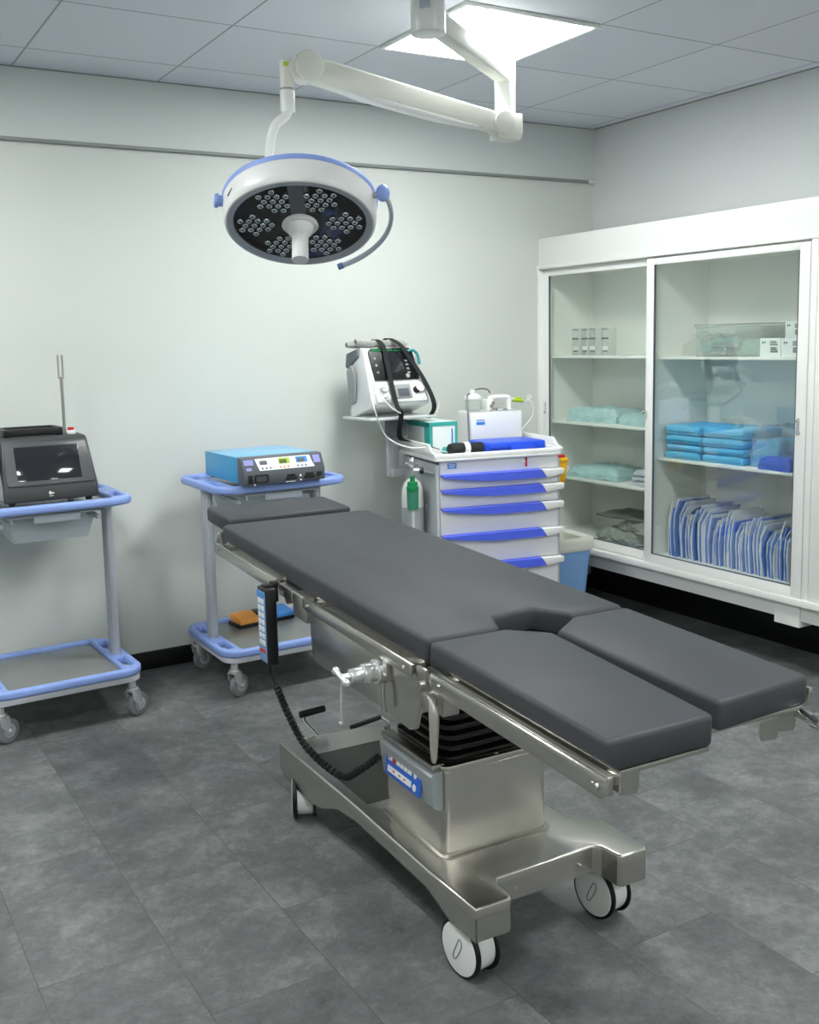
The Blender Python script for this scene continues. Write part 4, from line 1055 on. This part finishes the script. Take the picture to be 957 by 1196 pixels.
# paddle/coil handle on top
b = MB(); b.tube([(-.155, -.04, .325), (-.07, -.04, .322), (.0, -.04, .325), (.10, -.04, .318)], .014, 14, smooth=4).cyl((-.20, -.045, .322), (-.13, -.042, .325), .012, .019); b.build('paddle_handle', GREYSIDE, dfb)
S = spline([Vector(q) for q in ((-.16, -.065, .33), (-.09, -.065, .322), (-.02, -.068, .32), (.06, -.065, .322), (.13, -.06, .32))], 60); pts = []
for i, p in enumerate(S): pts.append(p+Vector((0, math.cos(i*.8)*.013, math.sin(i*.8)*.013)))
MB().tube(pts, .0035, 6).build('coiled_lead', mat('pale_grey_cord', '#bfc2bb', .5), dfb)
# straps
def strap(pts, w, parent, name='strap', up=Vector((0, -1, 0))):
    S_ = spline([Vector(p) for p in pts], 8); b = MB(); prev = None
    for i, p in enumerate(S_):
        t_ = (S_[min(i+1, len(S_)-1)]-S_[max(i-1, 0)]).normalized(); sd = Vector((1, 0, 0)); sd = (sd-t_*sd.dot(t_)).normalized(); nn = t_.cross(sd)*.0015
        ring = [b.bm.verts.new(p+sd*w+nn), b.bm.verts.new(p-sd*w+nn), b.bm.verts.new(p-sd*w-nn), b.bm.verts.new(p+sd*w-nn)]
        if prev:
            for k_ in range(4): b.bm.faces.new((prev[k_], prev[(k_+1) % 4], ring[(k_+1) % 4], ring[k_]))
        else: b.bm.faces.new(ring)
        prev = ring
    b.bm.faces.new(prev); bmesh.ops.recalc_face_normals(b.bm, faces=b.bm.faces[:]); return b.build(name, FABB, parent)
bpy.context.view_layer.update(); DI = dfb.matrix_world.inverted()
def wl(x, y, z): return tuple(DI @ Vector(cl(x, y, z)))
strap([(-.045, .05, .30), (-.045, -.04, .345), (-.045, -.112, .30), (-.048, -.125, .20), (-.055, -.14, .10), (-.055, -.148, .0), (-.045, -.155, -.05), wl(-.36, .10, 1.0), wl(-.30, .02, .985), wl(-.27, -.04, .965), wl(-.235, -.08, .95)], .0125, dfb)
strap([(.03, .05, .30), (.03, -.04, .35), (.05, -.115, .30), (.09, -.125, .22), (.13, -.14, .12), (.155, -.15, .02), (.165, -.13, -.03), (.16, -.08, -.06)], .0125, dfb)
MB().tube([(-.095, -.14, .09), (-.16, -.17, .07), (-.20, -.18, .02), (-.19, -.17, -.05), wl(-.47, -.02, 1.02), wl(-.40, -.10, .975), wl(-.31, -.14, .97), wl(-.26, -.13, .955), wl(-.2, -.10, .94)], .0035, 8, smooth=6).tube([(-.09, -.14, .04), (-.13, -.16, .03), (-.10, -.17, -.02), (-.05, -.16, -.045)], .0035, 8, smooth=6).tube([(.17, -.10, .08), (.24, -.05, .09), (.28, -.03, .03), (.25, -.03, -.03)], .0025, 8, smooth=6).build('patient_cable', CABLEW, dfb)
# bracket carrying it
bk = thing('device_bracket', 'grey bracket post on the cart corner carrying the defibrillator', 'bracket', (-1.42, -.17, 0))
MB().bx(-.03, .03, .0, .03, .80, 1.12, .003).bx(-.02, .10, -.02, .03, .80, .84, .003).build('post', mat('pale_post', '#c3c7c8', .4), bk)
MB(T3(-.065, -.075, 1.108) @ RZ(.06)).bx(-.19, .18, -.14, .12, -.012, .0, .004).build('shelf_plate', mat('pale_shelf', '#c9cdcc', .4), bk)
MB(T3(-.065, -.075, 1.108) @ RZ(.06)).prism([(.0, 0), (.115, 0), (.115, .036)], -.15, .15, T=YZ, bev=.001).build('tilt_wedge', mat('pale_wedge', '#b9bdbd', .4), bk)
MB().bx(-.045, .045, -.06, .01, 1.0, 1.085, .006).build('tilt_block', MGREY, bk)

# ------------------------------------------------------------------ surgical light
LC = Vector((-2.462, -1.379, 1.845)); NN = Vector((-.2202, -.3956, -.8916)).normalized()
Rr = Vector((.862, -.506, -.0225))
sl = thing('surgical_light', 'ceiling-mounted round white surgical light with black LED face and jointed arm', 'surgical light', (-2.19, -1.75, H))
SO = T3(2.19, 1.75, -H)
def sm(T=None): return MB(SO @ (T or Matrix()))
b = sm(); b.cyl((-2.19, -1.75, H-.001), (-2.19, -1.75, 2.46), .052, seg=40).cyl((-2.19, -1.75, 2.462), (-2.19, -1.75, 2.378), .053, seg=40, bev=.002)
b.lathe([(.0, H-.002), (.12, H-.002), (.12, H-.02), (.05, H-.045)], 40, T=T3(-2.19, -1.75, 0)); b.build('ceiling_column', LAMPW, sl)
sm(T3(-2.19, -1.75, 2.47) @ RZ(-2.3)).bx(.048, .056, -.016, .016, -.03, .04, .002).build('column_sticker', mat('column_sticker', '#aeb7c4', .4, var=.3, scale=80), sl)
A0 = Vector((-2.19, -1.75, 2.43)); A1 = Vector((-1.61, -1.35, 2.415))
dv = (A1-A0).normalized()
FA_ = frame(A0, dv, (0, 0, 1))
Lh = (A1-A0).length
sm(FA_).bx(-.032, .032, -.026, .026, .045, Lh, .006, seg=3).build('horizontal_arm', ARMC, sl)
yaw_a = math.atan2(dv.y, dv.x)
KP = T3(-1.60, -1.343, 0) @ RZ(yaw_a)
sm(KP).bx(-.034, .034, -.030, .030, 2.272, 2.47, .005, seg=3).cyl((0, 0, 2.262), (0, 0, 2.275), .027).build('elbow_post', LAMPW, sl)
J2 = Vector((-2.394, -1.324, 2.358)); J1 = Vector((-1.645, -1.368, 2.232))
ax = (J2-J1); hd = Vector((ax.x, ax.y, 0)).normalized(); nrm = Vector((-hd.y, hd.x, 0))   # horizontal axis of knuckles
if nrm.y > 0: nrm = -nrm
kb = sm(); kb.prism([(-.055, -.05), (.045, -.05), (.055, -.02), (.055, .045), (-.05, .045)], -.03, .03, T=Matrix(((-hd.x, nrm.x, 0, 0), (-hd.y, nrm.y, 0, 0), (0, 0, 1, 0), (0, 0, 0, 1))) if False else frame((-1.615, -1.368, 2.226), nrm, -hd), bev=.006)
kb.build('elbow_knuckle', ARMC, sl)
sm().cyl(J1+nrm*-.035, J1+nrm*.043, .041, seg=40, bev=.003).build('elbow_cap', ARMC, sl)
# spring arm
Ls = ax.length
FR = frame(J1, nrm, ax.normalized())     # x along arm, y in vertical plane, z = nrm
sgn = 1 if (FR.to_3x3() @ Vector((0, 1, 0))).z > 0 else -1
pr = [(-.01, -.034), (.08, -.036), (.30, -.048), (.55, -.05), (Ls-.02, -.044), (Ls+.02, -.03), (Ls+.02, .03), (Ls-.08, .038), (.45, .036), (.12, .034), (.02, .036), (-.01, .03)]
b = sm(FR); b.prism([(x, y*sgn) for x, y in pr], -.027, .027, bev=.010, seg=3, ang=.4); b.build('spring_arm', ARMC, sl)
b = sm(FR); b.prism([(x, y*sgn) for x, y in ((.10, -.039), (.25, -.050), (.55, -.054), (.62, -.047), (.62, -.04), (.1, -.034))], -.022, .0285, bev=.003); b.build('arm_cover', LAMPW, sl)
sm().cyl(J2+nrm*-.034, J2+nrm*.036, .050, seg=40, bev=.004).build('wrist_cap', ARMC, sl)
TX, TY = -2.462, -1.315
b = sm(); b.prism([(-.012, -.047), (.05, -.03), (.075, .005), (.055, .04), (.0, .05)], -.024, .024, T=frame(J2, nrm, hd), bev=.006) ; b.build('wrist_knuckle', ARMC, sl)
b = sm(); b.cyl((TX, TY, 2.375), (TX, TY, 2.285), .0225, .0225, seg=28, bev=.003); b.build('swivel_tube', ARMC, sl)
sm().cyl((TX, TY, 2.287), (TX, TY, 2.281), .0235, seg=28).build('grey_ring', GREYSIDE, sl)
sm().cyl((TX, TY, 2.282), (TX, TY, 2.212), .0245, seg=28, bev=.004).build('swivel_sleeve', LAMPW, sl)
sm().prism([(-.008, 0), (.008, 0), (.008, .012), (-.008, .012)], 0, .004, T=frame((TX-.012, TY-.022, 2.352), (-.4, -.9, 0), (1, 0, 0))).build('yellow_sticker', LGREEN, sl)
HB = LC-NN*.12
b = sm(); b.tube([(TX, TY, 2.225), (TX-.008, TY, 2.20), (TX-.040, TY+.012, 2.172), (TX-.052, TY+.03, 2.12), (TX-.045, TY+.05, 2.06), tuple(HB+Vector((-.02, .03, .06))), tuple(HB)], .0155, 16, smooth=8); b.build('down_tube', LAMPW, sl)
HM = frame(LC, NN, Rr)      # local z = light direction
RB = .252
b = sm(HM)
b.lathe([(0, -.122), (.10, -.117), (.20, -.104), (RB-.012, -.090), (RB-.004, -.081)], 72)
b.lathe([(RB+.002, -.080), (RB+.002, -.074), (RB-.001, -.02), (RB-.004, -.004), (RB-.010, .003), (RB-.016, .004)], 72)
lh = b.build('lamp_housing', LAMPW, sl)
b = sm(HM); b.lathe([(RB-.006, -.084), (RB+.003, -.088), (RB+.005, -.080), (RB+.003, -.070), (RB-.006, -.072)], 72); b.build('blue_rim_band', BLUE_L, lh)
b = sm(HM); b.lathe([(RB-.014, .004), (RB-.034, .002), (RB-.036, -.008), (RB-.038, -.008)], 72); b.build('bezel_ring', LAMPG, lh)
b = sm(HM); b.cyl((0, 0, -.02), (0, 0, -.006), RB-.03, seg=72); fg = b.build('face_glass', LGLASS, lh)
# internal cross divider
b = sm(HM); b.prism([(-.024, .21), (.024, .21), (.024, .05), (-.024, .05)], -.006, -.0045); b.build('face_divider', DGREY, fg)
# LED lenses
lens = sm(HM); lens.sph((0, 0, -.004), .0112, seg=12, sc=(1, 1, .7)); proto = lens.build('led_lens', LENSM, fg)
lm = (SO @ HM).to_3x3(); first = True
hexo = [(0, 0)] + [(math.cos(k_*PI/3)*.025, math.sin(k_*PI/3)*.025) for k_ in range(6)] + [(math.cos(k_*PI/3+PI/6)*.043, math.sin(k_*PI/3+PI/6)*.043) for k_ in range(6)] + [(-.050, 0)]
for c_ in range(6):
    a = c_*PI/3; cx, cy = .150*math.cos(a), .150*math.sin(a)
    for hx, hy in hexo:
        hx *= 1.14; hy *= 1.14; px = cx+hx*math.cos(a)-hy*math.sin(a); py = cy+hx*math.sin(a)+hy*math.cos(a)
        if first: o = proto; first = False
        else:
            o = proto.copy(); COL.objects.link(o)
        o.location = lm @ Vector((px, py, 0))
# handle
b = sm(HM); b.lathe([(0, -.004), (.058, -.004), (.06, .004), (.055, .010), (.045, .010), (.044, .022), (.036, .034), (.027, .042), (0, .042)], 40); b.build('handle_hub', LAMPW, lh)
b = sm(HM); b.lathe([(.0, .04), (.0275, .04), (.0265, .08), (.0275, .125), (.026, .132), (0, .132)], 32); b.build('sterile_handle', WHITE, lh)
# side ears + grab handle
def hp_(a, r, z): return (r*math.cos(a), r*math.sin(a), z)
b = sm(HM); a = PI-.25; b.cyl(hp_(a, RB-.01, -.055), hp_(a, RB+.018, -.055), .017, seg=20, bev=.004).cyl(hp_(a, RB+.014, -.055), hp_(a, RB+.028, -.055), .024, .022, seg=20, bev=.004); b.build('side_knob', BLUE_L, sl)
b = sm(HM); a = .28; b.cyl(hp_(a, RB-.01, -.058), hp_(a, RB+.03, -.058), .011, seg=16); b.build('pivot_pin', LAMPG, sl)
b = sm(HM); b.sph(hp_(a, RB+.032, -.06), .023, sc=(1, 1, 1.3)); b.build('side_knob', BLUE_L, sl)
b = sm(HM)
pp = []
for k_ in range(12):
    t_ = k_/11; aa = .28-t_*1.38; pp.append(hp_(aa, RB+.035+.018*math.sin(PI*t_), -.058+.058*t_**1.2))
b.tube(pp, .0095, 12, smooth=4, flat=(1.2, .8)); b.build('grab_handle', LAMPG, sl)
b = sm(HM); b.tube([pp[-1], hp_(-1.17, RB+.032, .004)], .0115, 14); b.build('handle_tip', mat('slate_blue_tip', '#6f86b4', .4), sl)
# small print on housing
b = sm(HM)
for k_ in range(4):
    a = PI-.55-.03*k_; b.box((0, 0, 0), (.002, .010-.002*k_, .004), T=RZ(a) @ T3(RB+.0015, 0, -.03-.003*k_))
b.build('housing_print', INK, lh)

# ------------------------------------------------------------------ camera
f = 1191.93; yaw, pitch, roll = .5277, -.1323, -.0227
F = Vector((math.sin(yaw)*math.cos(pitch), math.cos(yaw)*math.cos(pitch), math.sin(pitch)))
R0 = Vector((math.cos(yaw), -math.sin(yaw), 0)); U0 = R0.cross(F)
R1 = R0*math.cos(roll)+U0*math.sin(roll); U1 = U0*math.cos(roll)-R0*math.sin(roll)
cd = bpy.data.cameras.new('camera'); cam = bpy.data.objects.new('camera', cd); COL.objects.link(cam)
mw = Matrix((R1, U1, -F)).transposed().to_4x4(); mw.translation = Vector((-3.9358, -4.475, 1.4651)); cam.matrix_world = mw
cd.sensor_fit = 'HORIZONTAL'; cd.sensor_width = 36; cd.lens = f*36/957
cd.shift_x = 18.98/957; cd.shift_y = -42.16/957; cd.clip_start = .05
scene.camera = cam

# ------------------------------------------------------------------ world and view
w = bpy.data.worlds.new('world'); scene.world = w; w.use_nodes = True
w.node_tree.nodes['Background'].inputs[0].default_value = (.8, .85, .9, 1); w.node_tree.nodes['Background'].inputs[1].default_value = .2
scene.view_settings.view_transform = 'Standard'
scene.view_settings.look = 'None'
scene.view_settings.exposure = .2
